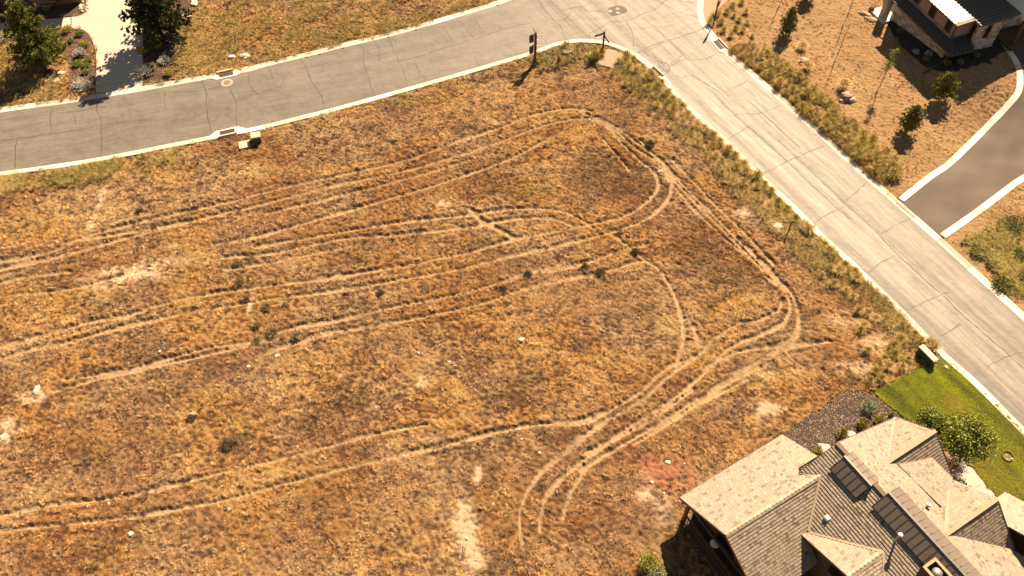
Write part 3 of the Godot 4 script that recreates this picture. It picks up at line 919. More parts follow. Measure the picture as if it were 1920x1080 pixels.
func chips(called: String, poly: PackedVector2Array, n: int, size: float, ca: Color, cb: Color, lift: float, label: String, category: String) -> void:
	var st := mb()
	box(st, Vector3.ZERO, Vector3(1.0, 0.28, 0.42))
	st.generate_normals()
	var me := st.commit()
	var r := Rect2(poly[0], Vector2.ZERO)
	for p in poly: r = r.expand(p)
	var xf: Array = []
	var cl: Array = []
	var tries := 0
	while xf.size() < n and tries < n * 6:
		tries += 1
		var p := r.position + Vector2(rng.randf(), rng.randf()) * r.size
		if not Geometry2D.is_point_in_polygon(p, poly): continue
		var b := Basis.from_euler(Vector3(rng.randf_range(-0.4, 0.4), rng.randf() * TAU, rng.randf_range(-0.4, 0.4))).scaled(Vector3.ONE * size * rng.randf_range(0.5, 1.4))
		xf.append(Transform3D(b, gp(p, lift)))
		cl.append(ca.lerp(cb, pow(rng.randf(), 2.0)))
	scatter(called, me, M.chip, xf, cl, label, category)

func laid_surfaces() -> void:
	# concrete driveway and walk at the far left house
	var d1 := pva([Vector2(-48.06, -86.52), Vector2(-45.83, -79.70), Vector2(-45.49, -78.37), Vector2(-45.91, -77.71), Vector2(-46.73, -77.43), Vector2(-46.22, -75.78), Vector2(-46.05, -75.41), Vector2(-44.82, -75.23), Vector2(-44.00, -74.51), Vector2(-43.13, -73.09), Vector2(-42.32, -71.27), Vector2(-41.70, -69.41), Vector2(-41.31, -68.01), Vector2(-40.59, -65.20), Vector2(-38.42, -65.59), Vector2(-36.28, -65.99), Vector2(-36.37, -66.63), Vector2(-38.25, -73.98), Vector2(-39.30, -76.69), Vector2(-40.84, -79.51), Vector2(-43.20, -86.52)])
	fill(d1, covered, 2)
	tag(sheet(d1, 0.035, 0.8, "driveway", M.slab, slab_paint, flat_rise), "pale concrete driveway beside the left mulch bed", "driveway", "", "structure")
	var w1 := pva([Vector2(-57.14, -75.96), Vector2(-53.92, -76.33), Vector2(-46.80, -77.38), Vector2(-46.29, -75.73), Vector2(-48.64, -75.32), Vector2(-53.36, -74.78), Vector2(-56.52, -74.33)])
	fill(w1, covered, 2)
	tag(sheet(w1, 0.03, 0.8, "path", M.slab, slab_paint, flat_rise), "concrete walk in front of the stone house", "path", "", "structure")
	for j in [[Vector2(-40.87, -66.15), Vector2(-36.55, -67.23)], [Vector2(-46.73, -77.43), Vector2(-46.11, -75.41)], [Vector2(-42.32, -71.27), Vector2(-37.84, -72.39)]]:
		ribbon(j, 0.035, "joint", M.tar_old, get_node("driveway"), 0.041, 0.0)
	var b1 := ragged([Vector2(-48.58, -75.14), Vector2(-46.15, -75.55), Vector2(-44.80, -75.14), Vector2(-44.02, -74.42), Vector2(-43.16, -73.01), Vector2(-42.40, -71.27), Vector2(-41.78, -69.41), Vector2(-41.39, -68.01), Vector2(-40.69, -65.36), Vector2(-43.02, -64.81), Vector2(-44.02, -68.01), Vector2(-44.56, -69.58), Vector2(-45.20, -70.59), Vector2(-46.02, -71.48), Vector2(-46.97, -71.87), Vector2(-49.30, -72.66), Vector2(-52.88, -73.45), Vector2(-56.04, -73.09), Vector2(-56.45, -74.16), Vector2(-53.29, -74.60)], 0.09)
	fill(b1, covered, 2)
	tag(sheet(b1, 0.05, 0.5, "mulch_bed", M.mulch, mulch_paint, flat_rise), "reddish bark mulch bed left of the concrete driveway", "mulch bed", "", "structure")
	var b2 := pva([Vector2(-58.51, -79.51), Vector2(-53.41, -78.56), Vector2(-46.35, -79.90), Vector2(-45.55, -78.00), Vector2(-46.82, -77.53), Vector2(-53.96, -76.46), Vector2(-57.21, -76.14)])
	fill(b2, covered, 2)
	tag(sheet(b2, 0.05, 0.5, "mulch_bed", M.mulch, mulch_paint, flat_rise), "shaded mulch bed against the stone house wall", "mulch bed", "", "structure")
	var b3 := ragged([Vector2(-36.27, -66.55), Vector2(-38.20, -73.98), Vector2(-39.24, -76.69), Vector2(-40.78, -79.51), Vector2(-43.08, -86.52), Vector2(-35.28, -86.52), Vector2(-34.17, -79.70), Vector2(-34.33, -78.37), Vector2(-34.53, -77.25), Vector2(-34.66, -75.87), Vector2(-34.65, -74.87), Vector2(-34.39, -72.83), Vector2(-33.86, -69.91), Vector2(-33.41, -67.36), Vector2(-34.72, -66.87)], 0.09)
	fill(b3, covered, 2)
	tag(sheet(b3, 0.05, 0.5, "mulch_bed", M.mulch, mulch_paint, flat_rise), "reddish bark mulch bed right of the concrete driveway", "mulch bed", "", "structure")
	chips("bark_chips", b1, 2600, 0.11, Color(0.10, 0.05, 0.032), Color(0.32, 0.175, 0.11), 0.06, "reddish bark chips in the bed left of the driveway", "bark chips")
	chips("bark_chips", b3, 2600, 0.11, Color(0.10, 0.05, 0.032), Color(0.31, 0.17, 0.105), 0.06, "reddish bark chips in the bed right of the driveway", "bark chips")
	# asphalt driveway at the far right house
	var d2 := pva([Vector2(33.72, -50.74), Vector2(34.14, -51.02), Vector2(37.38, -53.28), Vector2(38.74, -54.34), Vector2(41.44, -56.93), Vector2(43.43, -58.90), Vector2(45.96, -61.27), Vector2(47.63, -62.78), Vector2(48.76, -64.44), Vector2(49.65, -67.35), Vector2(49.61, -69.74), Vector2(49.31, -70.83), Vector2(48.76, -72.04), Vector2(50.82, -76.14), Vector2(61.78, -83.44), Vector2(57.40, -67.75), Vector2(54.11, -61.05), Vector2(50.51, -57.40), Vector2(44.50, -53.28), Vector2(36.44, -47.22), Vector2(35.99, -46.92), Vector2(35.28, -48.21)])
	fill(d2, covered, 2)
	tag(sheet(Geometry2D.offset_polygon(d2, 0.22)[0], 0.03, 0.5, "driveway", M.drive_asphalt, drive_paint, flat_rise), "brown-grey asphalt driveway curving up to the modern house", "driveway", "", "structure")
	for j in [[Vector2(42.33, -57.55), Vector2(43.56, -55.69), Vector2(45.00, -53.61)], [Vector2(34.45, -50.77), Vector2(35.96, -48.79), Vector2(36.59, -47.70)]]: ribbon(j, 0.05, "seam", M.tar_old, get_node("driveway_001"), 0.036, 0.01)
	edging([Vector2(33.85, -51.31), Vector2(37.18, -54.07), Vector2(39.28, -55.62), Vector2(41.77, -57.98), Vector2(44.51, -60.62), Vector2(46.51, -62.44), Vector2(47.89, -63.89), Vector2(48.45, -65.31), Vector2(48.92, -67.35), Vector2(48.86, -69.40)], "pale concrete edging slabs on the house side of the asphalt driveway")
	edging([Vector2(50.60, -56.37), Vector2(45.59, -53.28), Vector2(44.13, -52.24), Vector2(40.55, -49.52), Vector2(36.59, -46.66)].map(func(v): return v), "pale concrete edging slabs on the lower side of the asphalt driveway")
	fill(Geometry2D.offset_polygon(d2, 0.45)[0], covered, 1)
	fill(d2, covered, 2)
	var b4 := pva([Vector2(39.37, -77.61), Vector2(39.54, -75.64), Vector2(39.57, -73.42), Vector2(39.95, -71.59), Vector2(40.42, -70.16), Vector2(41.07, -68.45), Vector2(42.44, -67.41), Vector2(44.23, -67.18), Vector2(46.32, -67.89), Vector2(48.76, -69.57), Vector2(48.65, -72.04), Vector2(48.86, -75.22), Vector2(46.61, -82.16), Vector2(41.45, -84.45)])
	fill(b4, covered, 2)
	tag(sheet(b4, 0.05, 0.5, "mulch_bed", M.mulch, mulch_black_paint, flat_rise), "black mulch bed curving round the modern house", "mulch bed", "", "structure")
	chips("mulch_chips", b4, 2200, 0.10, Color(0.02, 0.016, 0.012), Color(0.10, 0.08, 0.06), 0.06, "black mulch chips round the modern house", "bark chips")
	# lawn, bark bed and walk at the near right house
	var lw := ragged([Vector2(26.87, -31.59), Vector2(27.26, -32.05), Vector2(27.97, -32.50), Vector2(29.09, -33.10), Vector2(30.14, -33.57), Vector2(31.11, -33.87), Vector2(32.15, -34.27), Vector2(32.66, -34.75), Vector2(33.37, -33.89), Vector2(34.62, -31.96), Vector2(36.61, -28.39), Vector2(39.51, -23.38), Vector2(41.62, -19.99), Vector2(38.41, -20.71), Vector2(35.91, -22.47), Vector2(34.63, -23.42), Vector2(33.09, -23.57), Vector2(32.48, -24.82), Vector2(32.08, -25.73), Vector2(30.57, -27.36), Vector2(28.97, -29.18), Vector2(28.19, -29.82), Vector2(27.36, -30.79)], 0.14)
	fill(lw, covered, 2)
	tag(sheet(lw, 0.05, 0.35, "lawn", M.lawn, lawn_paint, flat_rise), "bright green mown lawn beside the diagonal road", "lawn", "", "structure")
	var b5 := ragged([Vector2(26.80, -31.50), Vector2(25.76, -31.91), Vector2(24.54, -31.91), Vector2(23.22, -30.92), Vector2(21.44, -29.69), Vector2(19.21, -28.32), Vector2(18.10, -27.28), Vector2(19.87, -24.86), Vector2(25.23, -25.65), Vector2(29.92, -26.46), Vector2(30.50, -27.36), Vector2(28.89, -29.13), Vector2(28.14, -29.78), Vector2(27.31, -30.75)], 0.09)
	fill(b5, covered, 2)
	tag(sheet(b5, 0.03, 0.4, "mulch_bed", M.mulch, mulch_grey_paint, flat_rise), "grey-brown shredded bark bed beside the shingled house", "mulch bed", "", "structure")
	chips("shredded_bark", b5, 6500, 0.08, Color(0.075, 0.052, 0.038), Color(0.36, 0.25, 0.18), 0.04, "shredded grey bark beside the shingled house", "bark chips")
	var w2 := pva([Vector2(28.71, -24.86), Vector2(30.24, -25.41), Vector2(31.52, -26.05), Vector2(32.06, -25.71), Vector2(32.45, -24.78), Vector2(33.04, -23.53), Vector2(33.06, -22.55), Vector2(31.13, -21.07), Vector2(29.83, -22.55)])
	fill(w2, covered, 2)
	tag(sheet(w2, 0.045, 0.5, "path", M.slab, slab_paint, flat_rise), "concrete front walk between the shingled house and the lawn", "path", "", "structure")
	for j in [[Vector2(30.60, -25.49), Vector2(31.16, -24.46), Vector2(31.80, -23.08)], [Vector2(31.65, -24.19), Vector2(32.55, -24.70)]]: ribbon(j, 0.03, "joint", M.tar_old, get_node("path_001"), 0.051, 0.0)
	# gravel pads at the junction corners
	var g1 := pva([Vector2(8.58, -69.66), Vector2(9.13, -71.53), Vector2(9.82, -72.05), Vector2(10.88, -71.70), Vector2(11.98, -70.51), Vector2(11.35, -69.33), Vector2(10.04, -69.00)])
	var g2 := pva([Vector2(21.42, -86.52), Vector2(20.61, -80.47), Vector2(20.36, -79.03), Vector2(20.26, -77.43), Vector2(20.46, -76.42), Vector2(21.03, -76.51), Vector2(21.95, -78.56), Vector2(23.44, -80.47), Vector2(25.80, -86.52)])
	for g in [g1, g2]: fill(g, covered, 2)
	tag(sheet(g1, 0.05, 0.4, "gravel_pad", M.mulch, gravel_paint, flat_rise), "sandy gravel pad beside the street name post", "gravel pad", "", "structure")
	tag(sheet(g2, 0.05, 0.4, "gravel_pad", M.mulch, gravel_paint, flat_rise), "sandy gravel pad behind the red sign post", "gravel pad", "", "structure")
	# grass blades of the lawn
	var xf: Array = []
	var cl: Array = []
	var r := Rect2(lw[0], Vector2.ZERO)
	for p in lw: r = r.expand(p)
	while xf.size() < 16000:
		var p := r.position + Vector2(rng.randf(), rng.randf()) * r.size
		if not Geometry2D.is_point_in_polygon(p, lw): continue
		xf.append(spin(gp(p, 0.045), rng.randf_range(0.7, 1.3), 1.0))
		var k := lawn_paint(p)
		var v := rng.randf_range(0.85, 1.25)
		cl.append(Color(k.r * v, k.g * v, k.b * v))
	scatter("lawn_grass", tuft_mesh(77, 9, 0.13, 0.06, 0.012, 0.05), M.blade, xf, cl, "short green grass blades of the mown lawn", "grass")

# what lies in the open land: tone, bare soil, green and red patches, wheel ruts
func land_plan() -> void:
	for a in [covered, region]: a.resize(NX * NZ)
	for a in [tone, bare, redness, greenness, dusty, track]: a.resize(NX * NZ)
	covered.fill(0)
	region.fill(1)
	track.fill(9.0)

func land_regions() -> void:
	fill(pva([Vector2(23.48, -110.63), Vector2(19.76, -78.37), Vector2(20.49, -74.24), Vector2(23.55, -68.01), Vector2(28.64, -58.97), Vector2(31.73, -53.28), Vector2(35.28, -47.10), Vector2(40.13, -38.15), Vector2(49.98, -19.28), Vector2(85.11, -43.64), Vector2(133.98, -110.63)]), region, 2)
	fill(pva([Vector2(-128.46, -110.63), Vector2(11.74, -110.63), Vector2(9.43, -94.20), Vector2(0.06, -80.47), Vector2(-7.92, -76.33), Vector2(-17.48, -72.22), Vector2(-24.62, -69.33), Vector2(-33.53, -66.31), Vector2(-39.45, -64.65), Vector2(-48.90, -62.43), Vector2(-60.82, -59.55), Vector2(-88.85, -54.01)]), region, 3)
	# darker weedy ground
	for b in [[8.2, -54.7, 3.60, 3.35, -0.35], [10.9, -52.7, 2.84, 2.60, -0.40], [15.1, -45.3, 3.56, 2.88, -0.35], [18.2, -42.5, 2.61, 1.65, -0.30], [11.5, -40.4, 2.13, 1.59, -0.10], [-28.6, -35.8, 3.27, 1.71, -0.30], [-21.7, -33.9, 3.62, 1.41, -0.28], [-30.6, -33.9, 2.41, 1.41, -0.22], [1.6, -32.5, 4.36, 1.60, -0.28], [-3.2, -33.9, 2.41, 1.88, -0.28], [-12.5, -31.1, 2.35, 1.79, -0.28], [-19.6, -27.3, 1.89, 1.03, -0.40], [-39.9, -44.8, 2.66, 1.14, -0.30], [-37.4, -42.5, 3.48, 1.10, -0.22], [-12.3, -52.7, 2.84, 1.30, -0.20], [-2.9, -53.3, 2.85, 1.64, -0.30], [1.8, -43.6, 2.63, 1.12, -0.15], [0.0, -30.7, 2.73, 1.11, -0.35], [3.8, -27.7, 2.27, 1.25, -0.25], [0.0, -18.9, 2.77, 1.39, -0.35], [7.1, -38.3, 2.51, 1.53, -0.20], [4.9, -36.3, 2.47, 1.47, -0.25], [-7.4, -25.3, 2.22, 1.19, -0.20], [-21.8, -20.7, 7.05, 2.17, -0.12], [-32.3, -26.9, 4.51, 2.46, -0.16], [17.2, -47.1, 2.71, 2.37, -0.30], [9.6, -61.0, 3.02, 1.48, -0.20], [-13.8, -29.0, 1.92, 1.28, -0.20], [-17.6, -38.3, 2.09, 1.53, -0.25], [-4.5, -46.5, 2.70, 1.18, -0.10], [8.7, -32.5, 2.38, 0.92, -0.20], [19.3, -38.3, 2.51, 1.27, -0.12], [1.5, -24.9, 1.84, 1.58, -0.15], [-19.0, -53.3, 2.85, 1.31, -0.15]]:
		plan(tone, b)
	# straw and golden ground
	for b in [[-35.9, -49.5, 7.83, 2.16, 0.35], [-26.9, -54.7, 9.60, 2.01, 0.30], [-16.9, -59.5, 7.98, 2.17, 0.18], [-29.4, -45.3, 6.23, 1.44, 0.25], [-2.8, -49.5, 4.15, 0.93, 0.15], [-11.1, -40.4, 5.12, 1.59, 0.12], [-36.2, -38.8, 5.05, 1.54, 0.14], [-5.6, -32.5, 2.38, 1.83, 0.22], [-16.1, -33.9, 2.41, 2.35, 0.15], [4.3, -40.4, 3.84, 1.32, 0.25], [-9.8, -27.3, 2.64, 1.24, 0.12], [20.8, -33.4, 3.60, 1.40, 0.10], [16.9, -29.4, 2.70, 1.29, 0.15], [-3.6, -22.9, 2.16, 2.27, 0.15], [1.8, -22.9, 2.16, 2.27, 0.08], [-14.8, -25.7, 2.97, 1.20, 0.10], [24.1, -33.9, 2.41, 0.94, 0.30], [-32.0, -23.7, 4.36, 0.77, 0.15], [-19.4, -44.2, 3.97, 1.13, 0.15], [2.4, -55.3, 2.90, 1.69, 0.10], [14.5, -59.5, 3.49, 2.17, 0.10], [-8.6, -36.3, 2.47, 1.97, 0.10], [-19.0, -67.2, 13.18, 4.04, 0.10], [-11.9, -77.6, 12.46, 4.67, 0.08]]:
		plan(tone, b)
	# dusty, less golden ground
	for b in [[-33.6, -52.7, 15.60, 3.25, 0.45], [-17.8, -58.8, 9.92, 2.86, 0.40], [-30.8, -28.1, 8.37, 5.47, 0.40], [-23.3, -33.9, 6.43, 2.35, 0.45], [-23.2, -20.3, 9.83, 2.15, 0.25], [1.6, -32.5, 5.16, 1.83, 0.35], [-9.3, -50.8, 4.19, 1.89, 0.30], [12.6, -42.5, 5.21, 3.30, 0.30], [16.6, -46.5, 2.70, 3.53, 0.25], [-3.0, -61.8, 8.11, 2.24, 0.20], [2.2, -45.3, 2.67, 1.73, 0.30], [21.1, -30.7, 3.12, 1.33, 0.20], [-9.6, -48.3, 5.47, 2.42, -0.30], [4.3, -40.4, 3.84, 1.59, -0.40], [-27.4, -37.3, 4.98, 1.50, -0.30], [-16.1, -33.9, 3.22, 2.82, -0.30], [-4.7, -30.7, 2.34, 2.65, -0.35], [-13.4, -25.7, 3.34, 1.60, -0.30], [10.5, -54.0, 3.82, 3.32, 0.20], [6.5, -59.5, 2.99, 1.45, -0.35], [13.6, -33.4, 6.40, 1.86, -0.30], [24.9, -37.3, 2.49, 3.00, -0.20]]:
		plan(dusty, b)
	# bare pale soil
	for b in [[-31.0, -43.2, 3.71, 1.22, 0.60], [-32.8, -41.9, 2.16, 0.76, 0.50], [-29.1, -44.2, 2.64, 0.79, 0.40], [-2.4, -25.3, 0.41, 1.03, 1.00], [-3.1, -21.6, 0.85, 1.92, 0.80], [-2.6, -19.5, 0.90, 1.20, 0.60], [-3.3, -23.7, 0.51, 0.85, 0.50], [18.7, -30.3, 1.63, 0.70, 0.75], [-35.3, -31.4, 1.10, 0.63, 0.60], [-36.0, -29.0, 1.00, 0.77, 0.60], [-36.0, -27.8, 0.53, 0.33, 0.80], [-6.0, -50.5, 0.74, 0.63, 0.70], [20.0, -49.4, 1.10, 0.86, 0.70], [20.8, -48.6, 0.91, 0.49, 0.50], [-36.0, -51.3, 0.42, 1.91, 0.75], [-35.9, -48.3, 0.36, 1.21, 0.60], [-20.8, -39.9, 0.30, 1.57, 0.60], [-6.7, -32.5, 0.40, 0.55, 0.50], [-12.8, -33.4, 0.32, 0.47, 0.30], [13.4, -54.7, 0.77, 0.67, 0.60], [26.0, -38.3, 2.09, 1.27, 0.35], [28.0, -36.3, 2.47, 1.23, 0.40], [25.7, -33.9, 1.61, 0.66, 0.45], [10.0, -25.7, 1.48, 1.20, 0.40], [10.1, -22.5, 1.08, 2.25, 0.35], [9.1, -23.7, 0.91, 0.77, 0.50], [10.3, -71.1, 0.87, 0.85, 0.40], [-15.1, -35.3, 0.81, 0.29, 0.20], [-28.6, -45.9, 0.89, 0.35, 0.30], [-9.9, -30.5, 0.31, 0.22, 0.50], [18.8, -33.2, 1.60, 0.37, 0.20]]:
		plan(bare, b)
	for b in [[11.0, -25.2, 2.66, 1.82, 0.62], [11.2, -25.2, 1.62, 1.19, 0.35], [10.2, -26.0, 1.71, 1.13, 0.45], [11.9, -23.1, 0.94, 1.37, 0.70], [9.0, -26.5, 1.27, 0.81, 0.35], [10.7, -24.7, 1.03, 0.78, 0.40], [25.3, -39.3, 2.53, 1.04, 0.25], [25.2, -69.7, 2.15, 2.51, 0.30], [35.4, -56.0, 2.91, 2.74, 0.20], [26.3, -36.3, 2.47, 0.79, 0.30]]:
		plan(redness, b)
	for b in [[-40.0, -53.5, 6.18, 0.79, 0.80], [-31.7, -54.5, 3.36, 0.94, 0.60], [-42.7, -53.0, 3.79, 0.65, 0.50], [-18.1, -60.9, 3.02, 0.74, 0.35], [-10.3, -64.2, 4.64, 0.93, 0.40], [-5.2, -66.4, 3.15, 0.80, 0.30], [5.4, -70.5, 3.78, 1.36, 0.60], [7.0, -69.2, 3.21, 0.83, 0.40], [-33.5, -70.5, 1.40, 4.24, 0.80], [-31.5, -71.4, 3.26, 3.43, 0.35], [-28.4, -74.9, 3.34, 3.60, 0.25], [-20.0, -74.9, 4.45, 3.60, 0.20], [-13.5, -76.7, 4.50, 2.77, 0.15], [24.6, -48.3, 1.82, 1.21, 0.40], [26.6, -44.8, 1.77, 1.14, 0.50], [28.0, -41.4, 1.72, 1.08, 0.50], [29.3, -38.3, 1.67, 1.02, 0.60], [29.5, -34.4, 1.62, 0.95, 0.90], [27.2, -33.4, 1.20, 0.65, 0.50], [14.5, -64.8, 2.59, 1.56, 0.40], [18.2, -58.1, 2.96, 0.99, 0.50], [21.7, -52.7, 2.84, 1.04, 0.50], [8.8, -18.9, 0.90, 0.77, 0.90], [11.2, -21.6, 0.50, 0.74, 1.40], [-19.8, -38.8, 1.26, 1.54, 0.50], [18.4, -33.4, 1.20, 0.75, 0.20], [39.6, -45.3, 3.12, 2.31, 0.70], [42.2, -47.7, 2.27, 2.40, 0.80], [39.6, -41.4, 2.15, 1.62, 0.70], [35.9, -56.0, 2.91, 1.64, 0.30], [39.8, -56.0, 2.43, 0.69, 0.40], [43.6, -58.8, 1.49, 0.86, 0.40], [24.8, -76.7, 2.25, 2.77, 0.50], [39.9, -72.7, 2.19, 1.74, 0.70], [0.0, -52.0, 2.82, 1.29, 0.25], [2.4, -52.7, 1.89, 1.30, 0.30], [-22.0, -39.6, 0.85, 1.56, 0.40], [-43.5, -64.8, 2.59, 0.78, 0.40], [-46.6, -64.8, 2.59, 1.09, 0.30], [9.6, -21.1, 0.71, 1.09, 0.20]]:
		plan(greenness, b)
	for t in [[Vector2(-43.93, -43.81), Vector2(-42.32, -44.21), Vector2(-38.28, -45.35), Vector2(-35.68, -47.10), Vector2(-31.15, -48.79), Vector2(-25.14, -50.77), Vector2(-19.85, -52.69), Vector2(-15.30, -54.14), Vector2(-9.71, -56.03), Vector2(-5.43, -58.26), Vector2(-1.00, -60.42), Vector2(2.03, -62.13), Vector2(5.12, -63.03), Vector2(7.65, -62.58)], [Vector2(-43.45, -42.53), Vector2(-42.01, -43.36), Vector2(-39.23, -44.21), Vector2(-36.05, -45.35), Vector2(-31.21, -47.28), Vector2(-24.88, -49.52), Vector2(-18.76, -51.72), Vector2(-15.17, -53.02), Vector2(-10.54, -54.34), Vector2(-5.35, -56.37), Vector2(-1.48, -58.26), Vector2(3.02, -60.64), Vector2(6.58, -61.60), Vector2(8.56, -60.86), Vector2(9.93, -58.97)],
		[Vector2(-25.06, -45.98), Vector2(-20.80, -47.22), Vector2(-16.51, -48.91), Vector2(-11.20, -51.09), Vector2(-7.56, -52.56), Vector2(-3.83, -54.34), Vector2(-0.49, -56.03), Vector2(2.47, -58.12), Vector2(5.00, -59.91)], [Vector2(-24.03, -44.66), Vector2(-19.56, -45.17), Vector2(-14.40, -46.63), Vector2(-9.94, -47.10), Vector2(-3.96, -47.88), Vector2(-0.60, -48.73), Vector2(1.97, -49.03), Vector2(3.98, -48.73), Vector2(5.32, -47.88)], [Vector2(-21.45, -45.81), Vector2(-14.49, -47.40), Vector2(-10.05, -48.42), Vector2(-4.14, -49.34), Vector2(-0.92, -49.96), Vector2(1.85, -50.14), Vector2(4.16, -49.83), Vector2(5.95, -48.79), Vector2(6.91, -47.88)],
		[Vector2(-17.94, -41.93), Vector2(-13.92, -42.70), Vector2(-8.79, -43.81), Vector2(-4.00, -45.06), Vector2(0.00, -46.51), Vector2(4.54, -47.70), Vector2(7.77, -48.60), Vector2(9.65, -49.22), Vector2(11.64, -50.77), Vector2(13.00, -52.69), Vector2(12.72, -54.67), Vector2(11.65, -56.03), Vector2(9.91, -58.69)], [Vector2(-17.31, -40.64), Vector2(-13.75, -41.28), Vector2(-8.26, -42.53), Vector2(-4.81, -43.25), Vector2(0.00, -44.77), Vector2(5.39, -46.39), Vector2(9.55, -47.88), Vector2(11.95, -49.22), Vector2(13.80, -51.40), Vector2(14.16, -53.35), Vector2(13.52, -55.35), Vector2(11.31, -57.76), Vector2(9.52, -60.27), Vector2(7.62, -62.13)],
		[Vector2(-40.74, -35.32), Vector2(-39.29, -35.81), Vector2(-36.72, -36.69), Vector2(-33.41, -38.05), Vector2(-30.28, -38.81), Vector2(-27.23, -40.11), Vector2(-23.58, -41.02), Vector2(-21.09, -41.45), Vector2(-17.94, -41.93)], [Vector2(-40.34, -34.27), Vector2(-38.90, -34.75), Vector2(-36.75, -35.57), Vector2(-34.12, -36.30), Vector2(-30.76, -37.54), Vector2(-26.88, -38.66), Vector2(-23.68, -39.43), Vector2(-20.42, -40.11), Vector2(-17.31, -40.64)],
		[Vector2(-19.73, -36.30), Vector2(-16.65, -37.69), Vector2(-13.41, -38.40), Vector2(-9.32, -39.59), Vector2(-4.71, -40.75), Vector2(-1.73, -41.72), Vector2(1.75, -43.09), Vector2(5.72, -43.92), Vector2(8.90, -45.35), Vector2(11.43, -46.16)], [Vector2(-19.11, -35.08), Vector2(-14.88, -36.89), Vector2(-10.82, -37.69), Vector2(-6.72, -38.71), Vector2(-2.55, -39.85), Vector2(0.00, -40.91), Vector2(3.90, -42.26), Vector2(7.42, -43.09), Vector2(10.58, -44.21), Vector2(11.84, -43.64), Vector2(12.97, -41.18), Vector2(13.39, -38.30), Vector2(13.20, -36.30), Vector2(12.41, -34.13)],
		[Vector2(-35.72, -21.99), Vector2(-34.40, -22.29), Vector2(-31.75, -22.92), Vector2(-28.98, -23.31), Vector2(-25.50, -23.88), Vector2(-20.69, -25.25), Vector2(-16.44, -26.38), Vector2(-12.12, -27.69), Vector2(-9.16, -28.54), Vector2(-6.15, -29.18)], [Vector2(-35.38, -21.07), Vector2(-34.05, -21.32), Vector2(-30.60, -21.62), Vector2(-27.15, -21.99), Vector2(-23.72, -22.55), Vector2(-19.23, -23.50), Vector2(-15.43, -24.66), Vector2(-11.87, -25.65), Vector2(-8.25, -26.66), Vector2(-4.91, -27.49), Vector2(-1.15, -28.54), Vector2(1.92, -29.18), Vector2(5.01, -29.39), Vector2(6.99, -30.26)],
		[Vector2(0.70, -20.42), Vector2(0.54, -22.17), Vector2(0.91, -23.69), Vector2(1.85, -25.25), Vector2(3.37, -26.66), Vector2(5.33, -28.32), Vector2(7.35, -29.82), Vector2(9.81, -31.37), Vector2(12.01, -33.43), Vector2(14.23, -35.08), Vector2(15.66, -36.54), Vector2(17.52, -37.94), Vector2(19.70, -38.45), Vector2(21.12, -39.33), Vector2(21.64, -40.27)], [Vector2(1.84, -21.25), Vector2(2.17, -23.31), Vector2(3.31, -24.86), Vector2(4.85, -26.25), Vector2(6.82, -27.69), Vector2(8.44, -28.96), Vector2(10.49, -30.26), Vector2(12.61, -31.82), Vector2(14.87, -33.89), Vector2(16.78, -35.81), Vector2(19.45, -37.04), Vector2(21.32, -38.15), Vector2(22.10, -39.59), Vector2(21.99, -41.18), Vector2(20.86, -42.53)],
		[Vector2(14.47, -33.89), Vector2(17.11, -35.32), Vector2(19.64, -35.81), Vector2(21.38, -36.30), Vector2(22.37, -37.54), Vector2(22.65, -39.59), Vector2(22.33, -41.18), Vector2(21.31, -42.64), Vector2(19.49, -44.77), Vector2(17.25, -47.70), Vector2(15.36, -50.77), Vector2(13.85, -54.01)], [Vector2(3.40, -22.10), Vector2(4.09, -24.07), Vector2(5.19, -25.65)], [Vector2(8.70, -27.61), Vector2(11.55, -29.39), Vector2(14.55, -31.59), Vector2(17.61, -33.43), Vector2(19.79, -34.37)], [Vector2(5.26, -26.87), Vector2(8.40, -28.54), Vector2(11.29, -30.48), Vector2(13.43, -32.05)],
		[Vector2(14.17, -37.79), Vector2(14.42, -35.91)], [Vector2(11.89, -58.69), Vector2(15.17, -53.02), Vector2(17.84, -48.60), Vector2(20.33, -44.49), Vector2(21.71, -41.99)], [Vector2(-43.04, -41.45), Vector2(-41.52, -41.99), Vector2(-39.14, -42.64), Vector2(-36.24, -43.09)], [Vector2(-42.60, -40.27), Vector2(-41.01, -40.59), Vector2(-37.73, -41.02), Vector2(-34.90, -41.55), Vector2(-31.80, -42.81)], [Vector2(-33.90, -31.82), Vector2(-30.35, -33.19), Vector2(-25.84, -34.37), Vector2(-20.87, -35.81), Vector2(-18.13, -36.54)], [Vector2(-33.45, -32.87), Vector2(-28.54, -33.89), Vector2(-23.68, -35.57), Vector2(-19.73, -36.30)],
